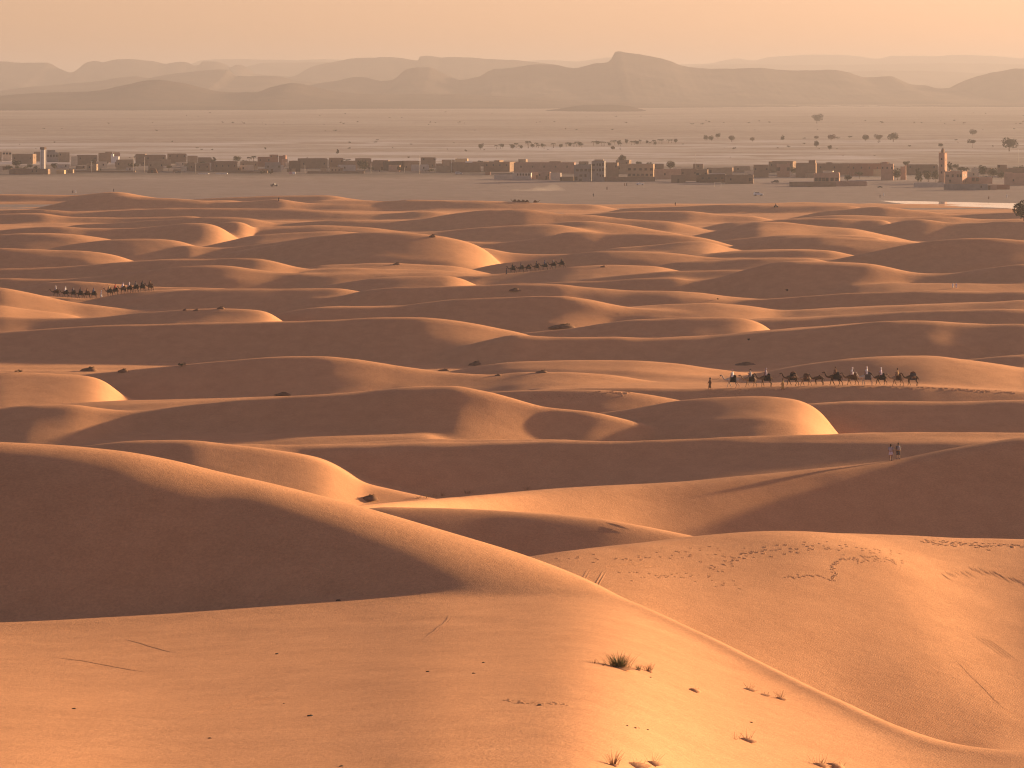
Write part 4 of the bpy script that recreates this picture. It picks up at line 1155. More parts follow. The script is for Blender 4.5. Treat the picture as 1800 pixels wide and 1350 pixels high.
# white ribbed tower on the left
c = plain_at(76, 300); px = c.y / F
t = empty('water_tower', (c.x, c.y, 0), R(-20)); tag(t, 'tall white ribbed tower with dark brown cap on the left', 'tower')
ht = 37.5 * px; bm = bmesh.new(); add_box(bm, -1.35, 1.35, -1.2, 1.2, -1, ht)
link_mesh('shaft', bm_mesh('shaft', bm, M_WALL['grey']), t)
for x_ in (-1.15, 0, 1.15):
    bm = bmesh.new(); add_box(bm, x_-.32, x_+.32, -1.55, -1.19, -1, ht-.4); o = link_mesh('rib', bm_mesh('rib', bm, M_WALL['white']), t)
bm = bmesh.new(); add_box(bm, -1.7, 1.7, -1.6, 1.5, ht, ht + 1.2); add_box(bm, -1.55, 1.55, -1.5, 1.4, ht+1.2, ht+1.45)
link_mesh('cap', bm_mesh('cap', bm, M_WALL['dark']), t)

# poles
M_POLE = simple('pole_concrete', (0.62, 0.54, 0.46), .8)
def pole(u, vt, vb, label, arms=0, lamp=False):
    c = plain_at(u, vb); h = (vb - vt) * c.y / F
    t = empty('utility_pole' if not lamp else 'street_lamp', c); tag(t, label, 'pole', 'thin poles of the village')
    bm = bmesh.new(); add_tube(bm, [(0,0,-.5),(0,0,h)], [.17,.10], 8); link_mesh('post', bm_mesh('post', bm, M_POLE, True), t)
    for k in range(arms):
        bm = bmesh.new(); add_box(bm, -.9, .9, -.06, .06, h*(.93 - .33*k), h*(.93 - .33*k)+.14); link_mesh('crossarm', bm_mesh('crossarm', bm, M_POLE), t)
    if lamp:
        bm = bmesh.new(); add_tube(bm, [(0,0,h-.1),(.5,0,h+.2),(1.1,0,h+.2)], [.06,.05,.05], 6); add_box(bm, .9, 1.5, -.12, .12, h+.12, h+.24)
        link_mesh('lamp_arm', bm_mesh('lamp_arm', bm, M_POLE), t)
for u, vt, vb, lab, ar, lp in [(161,283,303,'pole with two crossarms in front of the broad brown house',2,0),(179,295,301.5,'short post right of the pole with crossarms',0,0),
    (234,271,303,'tall pole left of the bent street pole',0,0),(254,276,303,'street pole with a bend in its upper half',0,1),(344,286,305,'thin pole above the left white roadside wall',1,0),
    (536,290,306,'thin post in front of the two square cream houses',0,0),(652,287,305,'thin pale post at the tall tree shaded house',0,0),(737,273,305,'tallest left centre pole with crossarms',2,0),
    (766,277,303,'tall pole between brown house and buff wall',1,0),(794,280,303,'leaning lamp pole with dark head beside the silver car',0,1),(841,286,299,'short pale post on the large plain brown building',0,0),
    (925,285,299,'thin pole behind the pale building with five windows',0,0),(1223,271,298,'tall lone thin pole in the right centre',0,0),(1236,310,318,'left pale gate post of the dark low house',0,0),(1247.5,310,318,'right pale gate post of the dark low house',0,0),
    (711,294,303,'small post right of the salmon box house',0,0),(1790,262,300,'tall faint pole near the right edge',0,0)]:
    pole(u, vt, vb, lab, ar, bool(lp))

# canopy, shelter, stall, goal
c = plain_at(1278, 320); t = empty('canopy', c); tag(t, 'flat white canopy roof on thin posts before the dark house', 'canopy')
bm = bmesh.new(); add_box(bm, -4.6, 4.6, -1.6, 1.6, 3.1, 3.35); link_mesh('canopy_roof', bm_mesh('canopy_roof', bm, M_WALL['white']), t)
for x_ in (-4.3, -1.4, 1.4, 4.3):
    bm = bmesh.new(); add_tube(bm, [(x_, -1.4, -.2), (x_, -1.4, 3.1)], [.08, .08], 6); link_mesh('post', bm_mesh('post', bm, M_POLE), t)
c = plain_at(268, 304); t = empty('tent', c); tag(t, 'dark reddish brown tent shelter at the gravel edge', 'tent')
bm = bmesh.new(); v = [bm.verts.new(q) for q in ((-3.2,-2,0),(3.2,-2,0),(3.2,2.2,0),(-3.2,2.2,0),(-2.6,-1.6,2.1),(2.6,-1.6,2.1),(2.5,1.8,2.0),(-2.5,1.8,2.0),(-1.6,0,3.0),(1.6,0,3.0))]
for f in ((0,1,5,4),(1,2,6,5),(2,3,7,6),(3,0,4,7),(4,5,9,8),(5,6,9),(6,7,8,9),(7,4,8)): bm.faces.new([v[i] for i in f])
link_mesh('cloth', bm_mesh('cloth', bm, M_CLOTH['brown']), t)
bm = bmesh.new(); add_box(bm, -.6, .7, -2.06, -1.9, 0, 1.8); link_mesh('entrance', bm_mesh('entrance', bm, M_PANE), t)
c = plain_at(514, 306); t = empty('market_stall', c); tag(t, 'low stall with pink and white cloth front', 'stall')
bm = bmesh.new(); add_box(bm, -2.2, 0, -1, 1, 0, 1.5); link_mesh('pink_cloth', bm_mesh('pink_cloth', bm, M_CLOTH['pink']), t)
bm = bmesh.new(); add_box(bm, 0, 2, -1, 1, 0, 1.45); link_mesh('white_cloth', bm_mesh('white_cloth', bm, M_CLOTH['white']), t)
bm = bmesh.new(); add_box(bm, -2.4, 2.2, -1.2, 1.2, 1.9, 2.0)
for x_ in (-2.2, 2.0): add_tube(bm, [(x_, -1, 0), (x_, -1, 1.9)], [.06, .06], 5)
link_mesh('stall_roof', bm_mesh('stall_roof', bm, M_WALL['brown']), t)
c = plain_at(1261.5, 329); t = empty('goal_frame', c); tag(t, 'pale metal goal frame on the gravel below the dark house', 'goal')
bm = bmesh.new()
for x_ in (-1.9, 1.9): add_tube(bm, [(x_, 0, 0), (x_, 0, 2.6)], [.07, .07], 6)
add_tube(bm, [(-1.9, 0, 2.6), (1.9, 0, 2.6)], [.07, .07], 6)
for x_ in (-1.9, 1.9): add_tube(bm, [(x_, 0, 2.6), (x_, 1.3, 0)], [.05, .05], 6)
link_mesh('frame', bm_mesh('frame', bm, M_POLE), t)

# ------------------------------------------------------------------ vehicles
M_CARW = simple('paint_white', (0.78, 0.76, 0.74), .3, .5, .03); M_CARD = simple('paint_dark', (0.05, 0.045, 0.045), .35, .5, .05); M_CARS = simple('paint_silver', (0.5, 0.5, 0.52), .3, .5, .03)
M_GLASS = simple('car_glass', (0.03, 0.035, 0.04), .1, .6, .05); M_TYRE = simple('tyre_rubber', (0.03, 0.03, 0.03), .9)
M_LIGHT = simple('lamp_glass', (0.7, 0.65, 0.6), .1, .7, .02)
def car(u, v, L, mat, label, kind='suv', rz=0):
    c = plain_at(u, v); t = empty('parked_car' if kind != 'pickup' else 'pickup_truck', c, rz, L / 4.6); tag(t, label, 'car', 'vehicles on the plain')
    prof = {'suv': [(-2.3,.45),(-2.3,1.0),(-2.15,1.1),(-1.95,1.75),(.3,1.78),(.95,1.15),(2.1,1.0),(2.3,.8),(2.3,.45)],
            'sedan': [(-2.3,.4),(-2.3,.9),(-1.6,1.0),(-1.0,1.4),(.4,1.42),(1.0,.98),(2.1,.85),(2.3,.7),(2.3,.4)],
            'pickup': [(-2.3,.5),(-2.3,1.05),(-.6,1.05),(-.5,1.7),(.5,1.72),(1.05,1.12),(2.1,1.02),(2.3,.85),(2.3,.5)]}[kind]
    bm = bmesh.new(); rows_ = []
    for y_, s in ((-.85, .97), (-.78, 1), (.78, 1), (.85, .97)):
        rows_.append([bm.verts.new((x * s, y_ * (1 if z < 1.1 else .88), .5 + (z - .5) * s)) for x, z in prof])
    for a, b in zip(rows_, rows_[1:]):
        for k in range(len(prof)): l = (k + 1) % len(prof); bm.faces.new((a[k], a[l], b[l], b[k]))
    bm.faces.new(rows_[0][::-1]); bm.faces.new(rows_[-1])
    link_mesh('body', bm_mesh('body', bm, mat), t)
    zt = max(z for _, z in prof)
    x0_, x1_ = {'suv': (-1.85, .35), 'sedan': (-1.05, .45), 'pickup': (-.42, .5)}[kind]
    bm = bmesh.new()
    for sy in (-1, 1):
        add_box(bm, x0_, x1_, sy * .80 - .03, sy * .80 + .03, zt - .52, zt - .12)
    link_mesh('side_windows', bm_mesh('side_windows', bm, M_GLASS), t)
    for x_ in (-1.45, 1.4):
        for y_ in (-.82, .82):
            bm = bmesh.new(); add_tube(bm, [(x_, y_ - .1, .36), (x_, y_ + .1, .36)], [.36, .36], 14)
            w_ = link_mesh('wheel', bm_mesh('wheel', bm, M_TYRE), t)
            bm = bmesh.new(); add_tube(bm, [(x_, y_ - .11, .36), (x_, y_ + .11, .36)], [.18, .18], 10); link_mesh('rim', bm_mesh('rim', bm, M_CARS), w_)
    for y_ in (-.6, .6):
        bm = bmesh.new(); add_box(bm, 2.27, 2.34, y_ - .15, y_ + .15, .72, .86); link_mesh('headlight', bm_mesh('headlight', bm, M_LIGHT), t)
    return t
car(1333, 344, 4.9, M_CARW, 'white car driving on the gravel, nearest the dunes', 'suv', R(8))
car(1125, 325.5, 4.6, M_CARW, 'small white pickup in front of the buff two storey house', 'pickup', R(180))
car(806.5, 306.5, 4.5, M_CARS, 'silver car parked before the large plain brown building', 'suv', R(15))
car(482, 327.5, 4.3, M_CARD, 'dark open jeep alone on the gravel at left', 'pickup', R(170))
car(1362, 322, 4.6, M_CARD, 'dark car with a glinting roof by the brown front wall', 'suv', R(180))
car(313, 304.5, 4.4, M_CARD, 'dark car with bright headlight before the low buff hut', 'sedan', R(200))
car(1547, 330, 3.0, M_CARD, 'tiny dark vehicle below the pinkish sunlit front wall', 'sedan', R(20))

# ------------------------------------------------------------------ people scattered about
FAR = 'far people on the plain'
for u, v, robe, lab in [(128,340,'dusk','dark figure beside the white figure at the left dune edge'),(133,340,'white','white figure beside the dark figure at the left dune edge'),
    (1067,334,'black','dark figure in the centre of the gravel'),(1043,346,'dusk','figure between the dark figure and the dunes'),(1098,327,'brown','left one of two figures near the white pickup'),
    (1101.5,327,'dusk','right one of two figures near the white pickup'),(1547,348,'dusk','dark figure at the left tip of the pond'),(1553.5,345,'white','white figure at the left tip of the pond'),
    (1770,348,'white','pale figure behind the pond'),(1738,351,'brown','figure standing at the far shore of the pond'),(667,303,'black','dark figure at the brown house wall')]:
    q = plain_at(u, v); q.z = max(0, Hs(q.x, q.y))
    make_person(q, R(200 + u % 90), 'stand', lab, FAR, robe, 'scarf', None)
for u, v, robe, lab in [(200,337.5,'dusk','figure on top of the highest far left dune'),(490,354,'black','tiny dark figure on a far dune left of centre'),(1187,361,'black','tiny dark figure on the dune edge right of centre'),
    (1675,506,'white','left one of two pale figures among the right dunes'),(1681,506,'lilac','right one of two pale figures among the right dunes')]:
    q = ground_at(u, v + 1)
    make_person(q, R(200 + u % 90), 'stand', lab, 'far people among the dunes', robe, 'scarf', None, sc=.72 if u > 1500 else 1)
c = ground_at(1364, 365)
t = empty('quad_bike', c, R(10)); tag(t, 'dark quad bike with rider on the dune edge at right', 'quad bike')
bm = bmesh.new(); loft(bm, [(0,0,.45,.85,.35),(0,0,.75,.8,.3),(-.1,0,.95,.45,.2)]); link_mesh('body', bm_mesh('body', bm, M_CARD, True), t)
for x_ in (-.6, .6):
    for y_ in (-.42, .42):
        bm = bmesh.new(); add_tube(bm, [(x_, y_-.12, .3), (x_, y_+.12, .3)], [.3, .3], 12); link_mesh('wheel', bm_mesh('wheel', bm, M_TYRE), t)
bm = bmesh.new(); add_tube(bm, [(.45,-.4,1.05),(.5,0,1.0),(.45,.4,1.05)], [.03]*3, 5); link_mesh('handlebar', bm_mesh('handlebar', bm, M_TYRE), t)
make_person(c + Vector((-.1, 0, .85)), R(10), 'ride', 'rider on the dark quad bike at the dune edge', 'far people among the dunes', 'dusk', 'scarf', 'tan')

# ------------------------------------------------------------------ trees and bushes
def leaf_mat(name, c):
    m = Mat(name, .85, .15)
    m.color(m.ramp(m.noise(m.coord(), .9, 4, .7), [(0.35, tuple(x * .6 for x in c)), (0.65, tuple(x * 1.3 for x in c))]))
    return m.m
M_LEAF = {'olive': leaf_mat('foliage_olive', (0.085, 0.080, 0.040)), 'dark': leaf_mat('foliage_dark', (0.048, 0.052, 0.028)), 'dry': leaf_mat('foliage_dry', (0.15, 0.105, 0.06)), 'red': leaf_mat('foliage_reddish', (0.17, 0.08, 0.05))}
M_BARK = simple('bark', (0.10, 0.065, 0.045), .95)

def crown_mesh(kind, seed, n=900):
    r_ = np.random.default_rng(seed)
    V = []; Fc = []
    lobes = {'round': [((r_.normal(0, .17), r_.normal(0, .17), .56 + r_.normal(0, .13)), r_.uniform(.24, .36)) for _ in range(9)],
             'flat': [((r_.normal(0, .33), r_.normal(0, .3), .78 + r_.normal(0, .05)), r_.uniform(.14, .24)) for _ in range(10)],
             'tall': [((r_.normal(0, .12), r_.normal(0, .12), z), .24 * (1.15 - z)) for z in np.linspace(.18, .92, 9)],
             'bush': [((r_.normal(0, .27), r_.normal(0, .27), .3 + abs(r_.normal(0, .16))), r_.uniform(.17, .3)) for _ in range(8)]}[kind]
    for i in range(n):
        (cx, cy, cz), rr = lobes[i % len(lobes)]
        d = r_.normal(0, 1, 3); d /= np.linalg.norm(d)
        p = np.array([cx, cy, cz]) + d * rr * (r_.uniform(.45, 1.0) ** .5) * (1, 1, .85)
        if p[2] < .02: p[2] = .02
        s = r_.uniform(.035, .075)
        a = r_.normal(0, 1, 3); a /= np.linalg.norm(a); b = np.cross(a, r_.normal(0, 1, 3)); b /= np.linalg.norm(b)
        k = len(V); V += [p + a * s, p + b * s * .6, p - a * s, p - b * s * .6]; Fc.append((k, k + 1, k + 2, k + 3))
    me = bpy.data.meshes.new('crown'); me.from_pydata([tuple(v) for v in V], [], Fc); me.materials.append(M_LEAF['olive'])
    return me
def trunk_mesh(kind, seed):
    r_ = np.random.default_rng(seed); bm = bmesh.new()
    th = {'round': .4, 'flat': .66, 'tall': .3, 'bush': .12}[kind]
    add_tube(bm, [(0,0,-.05),(.01,.01,th*.5),(.0,.02,th)], [.045,.034,.026], 7)
    for k in range(6):
        a = k * 1.05 + r_.uniform(0, .5); L = r_.uniform(.2, .34)
        add_tube(bm, [(0,.01,th*.85), (math.cos(a)*L*.5, math.sin(a)*L*.5, th + .12), (math.cos(a)*L, math.sin(a)*L, th + r_.uniform(.15,.3))], [.02,.013,.006], 5)
    return bm_mesh('trunk', bm, M_BARK, True)
TREE = {k: [(crown_mesh(k, 10 + i, 900 if k != 'bush' else 420), trunk_mesh(k, i)) for i in range(3 if k != 'tall' else 2)] for k in ('round', 'flat', 'tall', 'bush')}

def palm_mesh(seed):
    r_ = np.random.default_rng(seed); V = []; Fc = []
    for i in range(26):
        a = i * 2.4; el = r_.uniform(-.1, 1.1); L = r_.uniform(.30, .42)
        pts = [np.array([math.cos(a) * L * t * math.cos(el * (1 - .4 * t)), math.sin(a) * L * t * math.cos(el * (1 - .4 * t)), .72 + L * (math.sin(el) * t - .75 * t * t)]) for t in np.linspace(0, 1, 6)]
        sd = np.array([-math.sin(a), math.cos(a), 0])
        for j in range(1, 6):
            w_ = .045 * (1 - (j - 1) / 6)
            for s in (-1, 1):
                k = len(V); V += [pts[j-1], pts[j], pts[j] + sd * s * w_ - np.array([0, 0, .03]), pts[j-1] + sd * s * w_ - np.array([0, 0, .03])]; Fc.append((k, k+1, k+2, k+3))
    me = bpy.data.meshes.new('fronds'); me.from_pydata([tuple(v) for v in V], [], Fc); me.materials.append(M_LEAF['olive'])
    bm = bmesh.new(); add_tube(bm, [(0,0,-.03),(.01,0,.25),(0,.01,.5),(0,0,.73)], [.05,.035,.032,.036], 8)
    return me, bm_mesh('trunk', bm, M_BARK, True)
PALM = [palm_mesh(s) for s in (1, 2, 3)]

TN = 0
def tree(u, vb, hpx, wpx, label, kind='round', leaf='olive', group='trees of the plain', name=None, cat='tree', pos=None):
    global TN
    TN += 1
    c = pos or plain_at(u, vb); px = c.y / F
    h = hpx * px; w = wpx * px
    palm = kind == 'palm'
    t = empty(name or {'palm': 'palm_tree', 'bush': 'shrub'}.get(kind, 'tree'), c, TN * 1.7)
    tag(t, label, cat, group)
    cm, tm = (PALM[TN % 3] if palm else TREE[kind][TN % len(TREE[kind])])
    k = {'round': 1.15, 'flat': 1.25, 'tall': .62, 'bush': 1.2, 'palm': .8}[kind]
    a = link_mesh('fronds' if palm else 'crown', cm, t); recolor(a, M_LEAF[leaf]); a.scale = (w / k * 1.05, w / k * 1.05, h)
    b = link_mesh('trunk' if kind != 'bush' else 'stems', tm, t); b.scale = (w / k, w / k, h)
    return t

PT = 'lone trees on the plain beyond the village'
for a in [(1436,217,17,22,'big tree leaning right, standing alone far out on the plain','round','dark'),(1241,248,12,9,'leftmost of three small trees in a cluster on the plain','round','olive'),
    (1251,248,11,10,'middle one of three small trees in a cluster','round','olive'),(1262,244,10,10,'right and highest of three small trees in a cluster','round','olive'),
    (1286,249,12,13,'faint round tree right of the cluster of three','round','dry'),(1323,249,9,10,'very faint pale tree alone','round','dry'),(1376,246,8,8,'small dark cone shaped tree','tall','dark'),
    (1461,247,12,15,'reddish round tree in the middle of the plain','round','red'),(1521,248,13,14,'round pale tree left of the wide pale tree','round','olive'),(1545,248,12,17,'wide pale tree left of the dark round tree','round','dry'),
    (1570,249,18,21,'dark round tree at the right end of the tree row','round','olive'),(1709,238,12,15,'round tree on the plain above the small umbrella tree','round','olive'),
    (1774,266,24,30,'largest tree of the plain, dark and broad at right','round','dark'),(1709,260,14,12,'small umbrella tree on a thin trunk','flat','dark'),
    (1435,259,13,11,'dark two lobed tree above the village trees','round','dark'),(1458,264,9,9,'small dark tree right of the two lobed tree','round','dark'),
    (1654,259,8,9,'tree showing behind the top of the minaret','round','olive'),(1436,245,7,10,'faint tree behind the two lobed tree','round','dry'),
    (845,263,11,11,'tree with two tops left of the palm grove','round','olive'),(1077,264,8,9,'dark bush below the palm grove','round','dark'),(1550,217,6,8,'small bush right of the far leaning tree','bush','dark'),(594,270,8,7,'dark little tree behind the left centre houses','tall','dark')]:
    tree(a[0], a[1], a[2], a[3], a[4], a[5], a[6], PT)
for u, v, h, w in [(614,262,4,5),(467,263,5,6),(373,264,3,5),(96,251,3,4),(303,250,3,4),(819,267,5,6),(1386,259,4,6),(1290,263,5,7),(1599,258,4,6),(1472,244,4,8),(1493,242,4,13),(1704,247,3,8),(1680,247,3,7),(1745,258,3,4),(663,247,3,5),(1414,244,3,6),(1353,216,3,5),(1217,219,3,8),(1235,219,3,6)]:
    tree(u, v, h * 1.1, w, 'tiny dark shrub dotted on the open plain', 'bush', 'dark', 'tiny shrubs dotted over the plain', cat='shrub')
_r = np.random.default_rng(5)
for k in range(110):
    v = float(_r.choice([198, 205, 214, 216, 217, 228, 252, 262, 275])) + _r.uniform(-1.5, 3); u = _r.uniform(0, 1800)
    w = _r.uniform(2.5, 6.5) * (1.0 if v > 210 else .7)
    tree(u, v, w * .55, w, 'tiny dark shrub dotted on the open plain', 'bush', 'dark' if k % 3 else 'dry', 'tiny shrubs dotted over the plain', cat='shrub')
# palm grove in a ragged row
for k in range(58):
    u = 868 + k * 5.6 + _r.uniform(-2, 2)
    vb = 263 - (u - 868) * .031 + _r.uniform(-2.2, 1.5)
    tall = 16 if 925 < u < 936 else _r.uniform(7, 11)
    if _r.uniform() < .12: continue
    tree(u, vb, tall, tall * _r.uniform(.75, 1.0), 'tall palm standing up from the ragged palm row' if tall == 16 else 'palm of the ragged palm row behind the village', 'palm' if k % 3 else 'round', 'olive' if k % 2 else 'dark', 'palms in the row behind the village')
VT = 'trees between the village houses'
for a in [(374,289,13,12,'dark conical tree rising behind the long brown house','tall','dark'),(418,286,12,16,'bushy round tree left of the two palms','round','olive'),(438,286,13,10,'left one of two palms above the buff wall','palm','dark'),(446,286,15,11,'right one of two palms above the buff wall','palm','dark'),
    (239,285,15,10,'dark palm at the tall left pole','palm','dark'),(33,299,8,12,'dark bushes below the long brown house at far left','bush','dark'),(45,298,8,10,'dark bush left of the white tower foot','bush','dark'),(163,290,10,8,'dark tree above the pole with crossarms','round','dark'),
    (640,302,22,18,'tree at the corner of the tall shaded house','round','olive'),(460,306,7,12,'dark shrub before the stepped reddish house','bush','dark'),(475,306,7,10,'dark shrub before the dim grey house','bush','dark'),(520,301,12,12,'dark tree in front of the dark shaded house','round','dark'),
    (703,302,13,9,'tree right of the salmon box house','round','olive'),(690,291,5,20,'dark bushes above the salmon box house','bush','dark'),(755,302,7,20,'bushes below the tall brown house','bush','olive'),(362,298,5,14,'dark bush before the dark brown house','bush','dark'),
    (1095,289,17,17,'big square topped tree above the buff house','round','olive'),(1157,298,11,16,'left one of two trees above the salmon house','round','olive'),(1178,298,17,18,'taller right one of two trees above the salmon house','round','olive'),
    (1333,308,15,16,'left dark tree beside the ornate pink house','round','dark'),(1370,304,12,12,'dark tree in front of the ornate pink house','round','dark'),(1394,306,14,14,'tree right of the ornate pink house','round','olive'),
    (1432,305,8,22,'bushes above the building with six openings','bush','olive'),(1465,305,7,18,'dark bush behind the building with six openings','bush','dark'),(1490,318,12,16,'dark tree right of the building with six openings','round','dark'),(1478,294,5,14,'bush on the roofs of the long row house','bush','dark'),
    (1560,316,16,12,'thin tree in front of the tall pink house','tall','olive'),(1578,317,24,16,'leafy tree left of the narrow pink tower','round','olive'),(1592,292,9,14,'tree behind the narrow pink tower','round','olive'),(1614,319,24,13,'slim tree, left one between narrow tower and minaret','tall','olive'),
    (1632,320,22,14,'middle tree between narrow tower and minaret','round','olive'),(1645,321,22,13,'tree touching the minaret on its left','round','dark'),(1669,299,15,9,'slim tree behind the mosque roof','tall','olive'),(1693,309,16,20,'dark umbrella crowned tree right of the mosque','flat','dark'),
    (1728,312,22,16,'tall dark tree right of the small cream house','round','dark'),(1745,313,20,18,'olive tree right of the tall dark tree','round','olive'),(1760,314,14,16,'tree before the brown tower house at right','round','olive'),(1790,305,12,18,'tree behind the salmon house at the right edge','round','olive'),(1655,322,5,14,'low dark bushes at the foot of the minaret','bush','dark'),
    (1240,301,6,14,'bushes left of the house with light roof edge','bush','olive'),(610,283,5,14,'bush above the low brown house','bush','dark'),(1425,329,3,9,'low shrub on the gravel before the brown front wall','bush','dry')]:
    tree(a[0], a[1], a[2], a[3], a[4], a[5], a[6], VT)
for k in range(84):
    u = _r.uniform(0, 1800); vb_ = _r.uniform(291, 301) + (u > 1150) * _r.uniform(4, 17); w_ = _r.uniform(7, 17)
    tree(u, vb_, w_ * _r.uniform(.5, .9), w_, by_mark(['dark dusty tree', 'olive dusty bush', 'dark dusty tree', 'olive flat crowned tree'][k % 4], u, vb_), ['round', 'bush', 'round', 'flat'][k % 4], ['dark', 'olive'][k % 2], 'dusty bushes squeezed between the village houses')
q = on_sand(1800, 1235); q.z -= .3
tree(0, 0, 44, 34, 'dark green bushy tree at the right edge on the far dunes', 'round', 'dark', 'trees in the dunes', pos=q, name='tree')

# shrubs and hummocks in the dunes
def on_photo(u, v): return ground_at(u, v)
SH = 'shrubs in the dune hollows'
for u, v, w, h, lab in [(319,644,14,8,'round green shrub below the big dark left dune'),(33,655,12,7,'dark straggly shrub at the left under the big dark dune'),(1384,512,7,5,'tiny dark shrub on the dune face right of the middle caravan'),
    (1316,599,5,6,'tiny black shrub on the crest above the near caravan'),(1262,527,4,4,'tiny shrub dot on a pale dune right of centre')]:
    q = on_photo(u, v); tree(0, 0, h, w, lab, 'bush', 'dark', SH, pos=q, cat='shrub')

M_HUM = simple('crusted_sand', (0.20, 0.115, 0.07), .95, .05, .35, 1.2, .1)
def hummock(u, v, w, h, label):
    q = on_photo(u, v); px = q.y / F; W = w * px; Hh = h * px * .7
    r_ = np.random.default_rng(int(u * 7 + v)); bm = bmesh.new(); n = 16; rings = []
    for ri, rr in enumerate((1, .8, .55, .3, .08)):
        rings.append([bm.verts.new((math.cos(k*2*math.pi/n)*W*.5*rr*(1+r_.uniform(-.12,.12)) + .12*W*(1-rr), math.sin(k*2*math.pi/n)*W*.35*rr*(1+r_.uniform(-.12,.12)), (-.25*Hh if ri == 0 else Hh*(1-rr*rr)*(1+r_.uniform(-.12,.12))))) for k in range(n)])
    for a, b in zip(rings, rings[1:]):
        for k in range(n): bm.faces.new((a[k], a[(k+1)%n], b[(k+1)%n], b[k]))
    bm.faces.new(rings[-1])
    t = empty('sand_hummock', q); tag(t, label, 'hummock', 'crusted hummocks among the dunes')
    link_mesh('mound', bm_mesh('mound', bm, M_HUM, True), t)
    b = link_mesh('shrub_twigs', TREE['bush'][int(u) % 3][0], t); recolor(b, M_LEAF['dry']); b.scale = (W * .35, W * .3, Hh * 1.1); b.location = (.08*W, 0, Hh*.5); b['kind'] = 'stuff'
for a in [(156,652,34,8,'long dark hummock left of the round green shrub'),(216,654,20,6,'small hummock between long hummock and green shrub'),(497,695,30,5,'flat hummock on the dark face left of centre'),
    (835,642,26,7,'hummock at the sunlit toe of the big left dune'),(780,652,26,4,'thin flat hummock left of the sunlit toe'),(875,661,14,3,'tiny hummock between two larger ones'),(952,655,24,5,'hummock with pale sand skirt in the centre'),
    (388,543,16,5,'hummock on the pale dune below the left caravan'),(345,546,12,3,'left tiny hummock below the left caravan'),(325,546,8,3,'leftmost speck hummock below the left caravan'),(988,577,48,7,'longest rocky hummock in the centre hollow'),(760,417,14,5,'dark hummock on top of the far lit dune'),
    (697,465,14,4,'tiny twin hummock below the far lit dune'),(1310,641,40,5,'dark crusty patch above the near caravan leader'),(905,512,22,5,'hummock below the middle caravan'),(1060,470,12,3,'small hummock right of the middle caravan'),(648,878,34,9,'dark crumbled hummock behind the foreground ridge')]:
    hummock(*a)
# dry grasses on the crest behind the foreground ridge
M_DRY = simple('dry_stalk', (0.30, 0.18, 0.09), .9); M_GREEN = simple('green_stalk', (0.12, 0.115, 0.045), .85)

def tuft_mesh(seed, n, h, spread, lean=0.0, thick=.006, curve=.35, mats=(0,)):
    r_ = np.random.default_rng(seed); V = []; Fc = []
    for i in range(n):
        a = r_.uniform(0, 6.28); d0 = abs(r_.normal(0, spread * .35)); L = h * r_.uniform(.35, 1.0); el = max(.25, 1.45 - abs(r_.normal(0, .33)))
        b = np.array([math.cos(a) * d0, math.sin(a) * d0 * .6, -.02])
        dr = np.array([math.cos(a) * math.cos(el) + lean, math.sin(a) * math.cos(el), math.sin(el)])
        sd = np.array([-math.sin(a + .6), math.cos(a + .6), 0]); prev = None
        for j, t in enumerate((0, .35, .7, 1.0)):
            p = b + dr * L * t + np.array([math.cos(a), math.sin(a), -.6]) * L * curve * t * t * .5
            w = thick * (1 - t * .8)
            k = len(V); V += [p - sd * w, p + sd * w]
            if prev is not None: Fc.append((prev, prev + 1, k + 1, k))
            prev = k
    me = bpy.data.meshes.new('blades'); me.from_pydata([tuple(v) for v in V], [], Fc)
    return me

def grass(u, v, h, spread, n, label, mat, mound=None, seed=1, thick=.006, lean=0.0, curve=.35, group='grass tufts on the near slope'):
    q = on_photo(u, v); px = q.y / F
    t = empty('grass_tuft', q); tag(t, label, 'grass tuft', group)
    me = tuft_mesh(seed, n, h * px, spread * px, lean, thick, curve); me.materials.append(mat)
    link_mesh('blades', me, t)
    if mound:
        W, Hm = mound[0] * px, mound[1] * px
        r_ = np.random.default_rng(seed + 50); bm = bmesh.new(); nn = 14; rings = []
        for ri, rr in enumerate((1, .75, .45, .15)):
            rings.append([bm.verts.new((math.cos(k*2*math.pi/nn)*W*.5*rr*(1+r_.uniform(-.15,.15)) - .1*W*(1-rr), math.sin(k*2*math.pi/nn)*W*.45*rr, (-.2*Hm if ri == 0 else Hm*(1-rr*rr)))) for k in range(nn)])
        for a, b in zip(rings, rings[1:]):
            for k in range(nn): bm.faces.new((a[k], a[(k+1)%nn], b[(k+1)%nn], b[k]))
        bm.faces.new(rings[-1])
        link_mesh('sand_mound', bm_mesh('sand_mound', bm, M_SAND, True), t)
    return t
grass(1087,1174,34,26,420,'big green grass tuft, largest one on the near slope',M_GREEN,(60,3),1,.010,0,.5)
grass(1121,1178,15,8,70,'small tuft just right of the big green tuft',M_GREEN,(16,2),2,.007)
grass(1140,1181,20,7,80,'upright dry tuft, second right of the big green tuft',M_DRY,(18,2),3,.007)
grass(1045,1166,11,10,14,'bare twigs just left of the big green tuft',M_DRY,None,4,.008,.2)
grass(1060,1170,9,10,12,'few dead stalks at the left foot of the big tuft',M_DRY,None,44,.008)
grass(1316,1213,20,10,22,'sparse thin stalks, upper of two tufts near the ridge',M_DRY,(34,3),5,.006)
grass(1342,1222,8,12,14,'short stubble between the two tufts near the ridge',M_DRY,(30,2),6,.006)
grass(1371,1229,20,14,46,'dry tuft closest to the ridge line',M_DRY,(26,3),7,.007)
grass(1219,1215,12,10,16,'tiny tuft on a small dark mound',M_DRY,(26,5),8,.007)
grass(1292,1300,20,8,10,'left bare stalks of the flat mound near bottom right',M_DRY,None,9,.007)
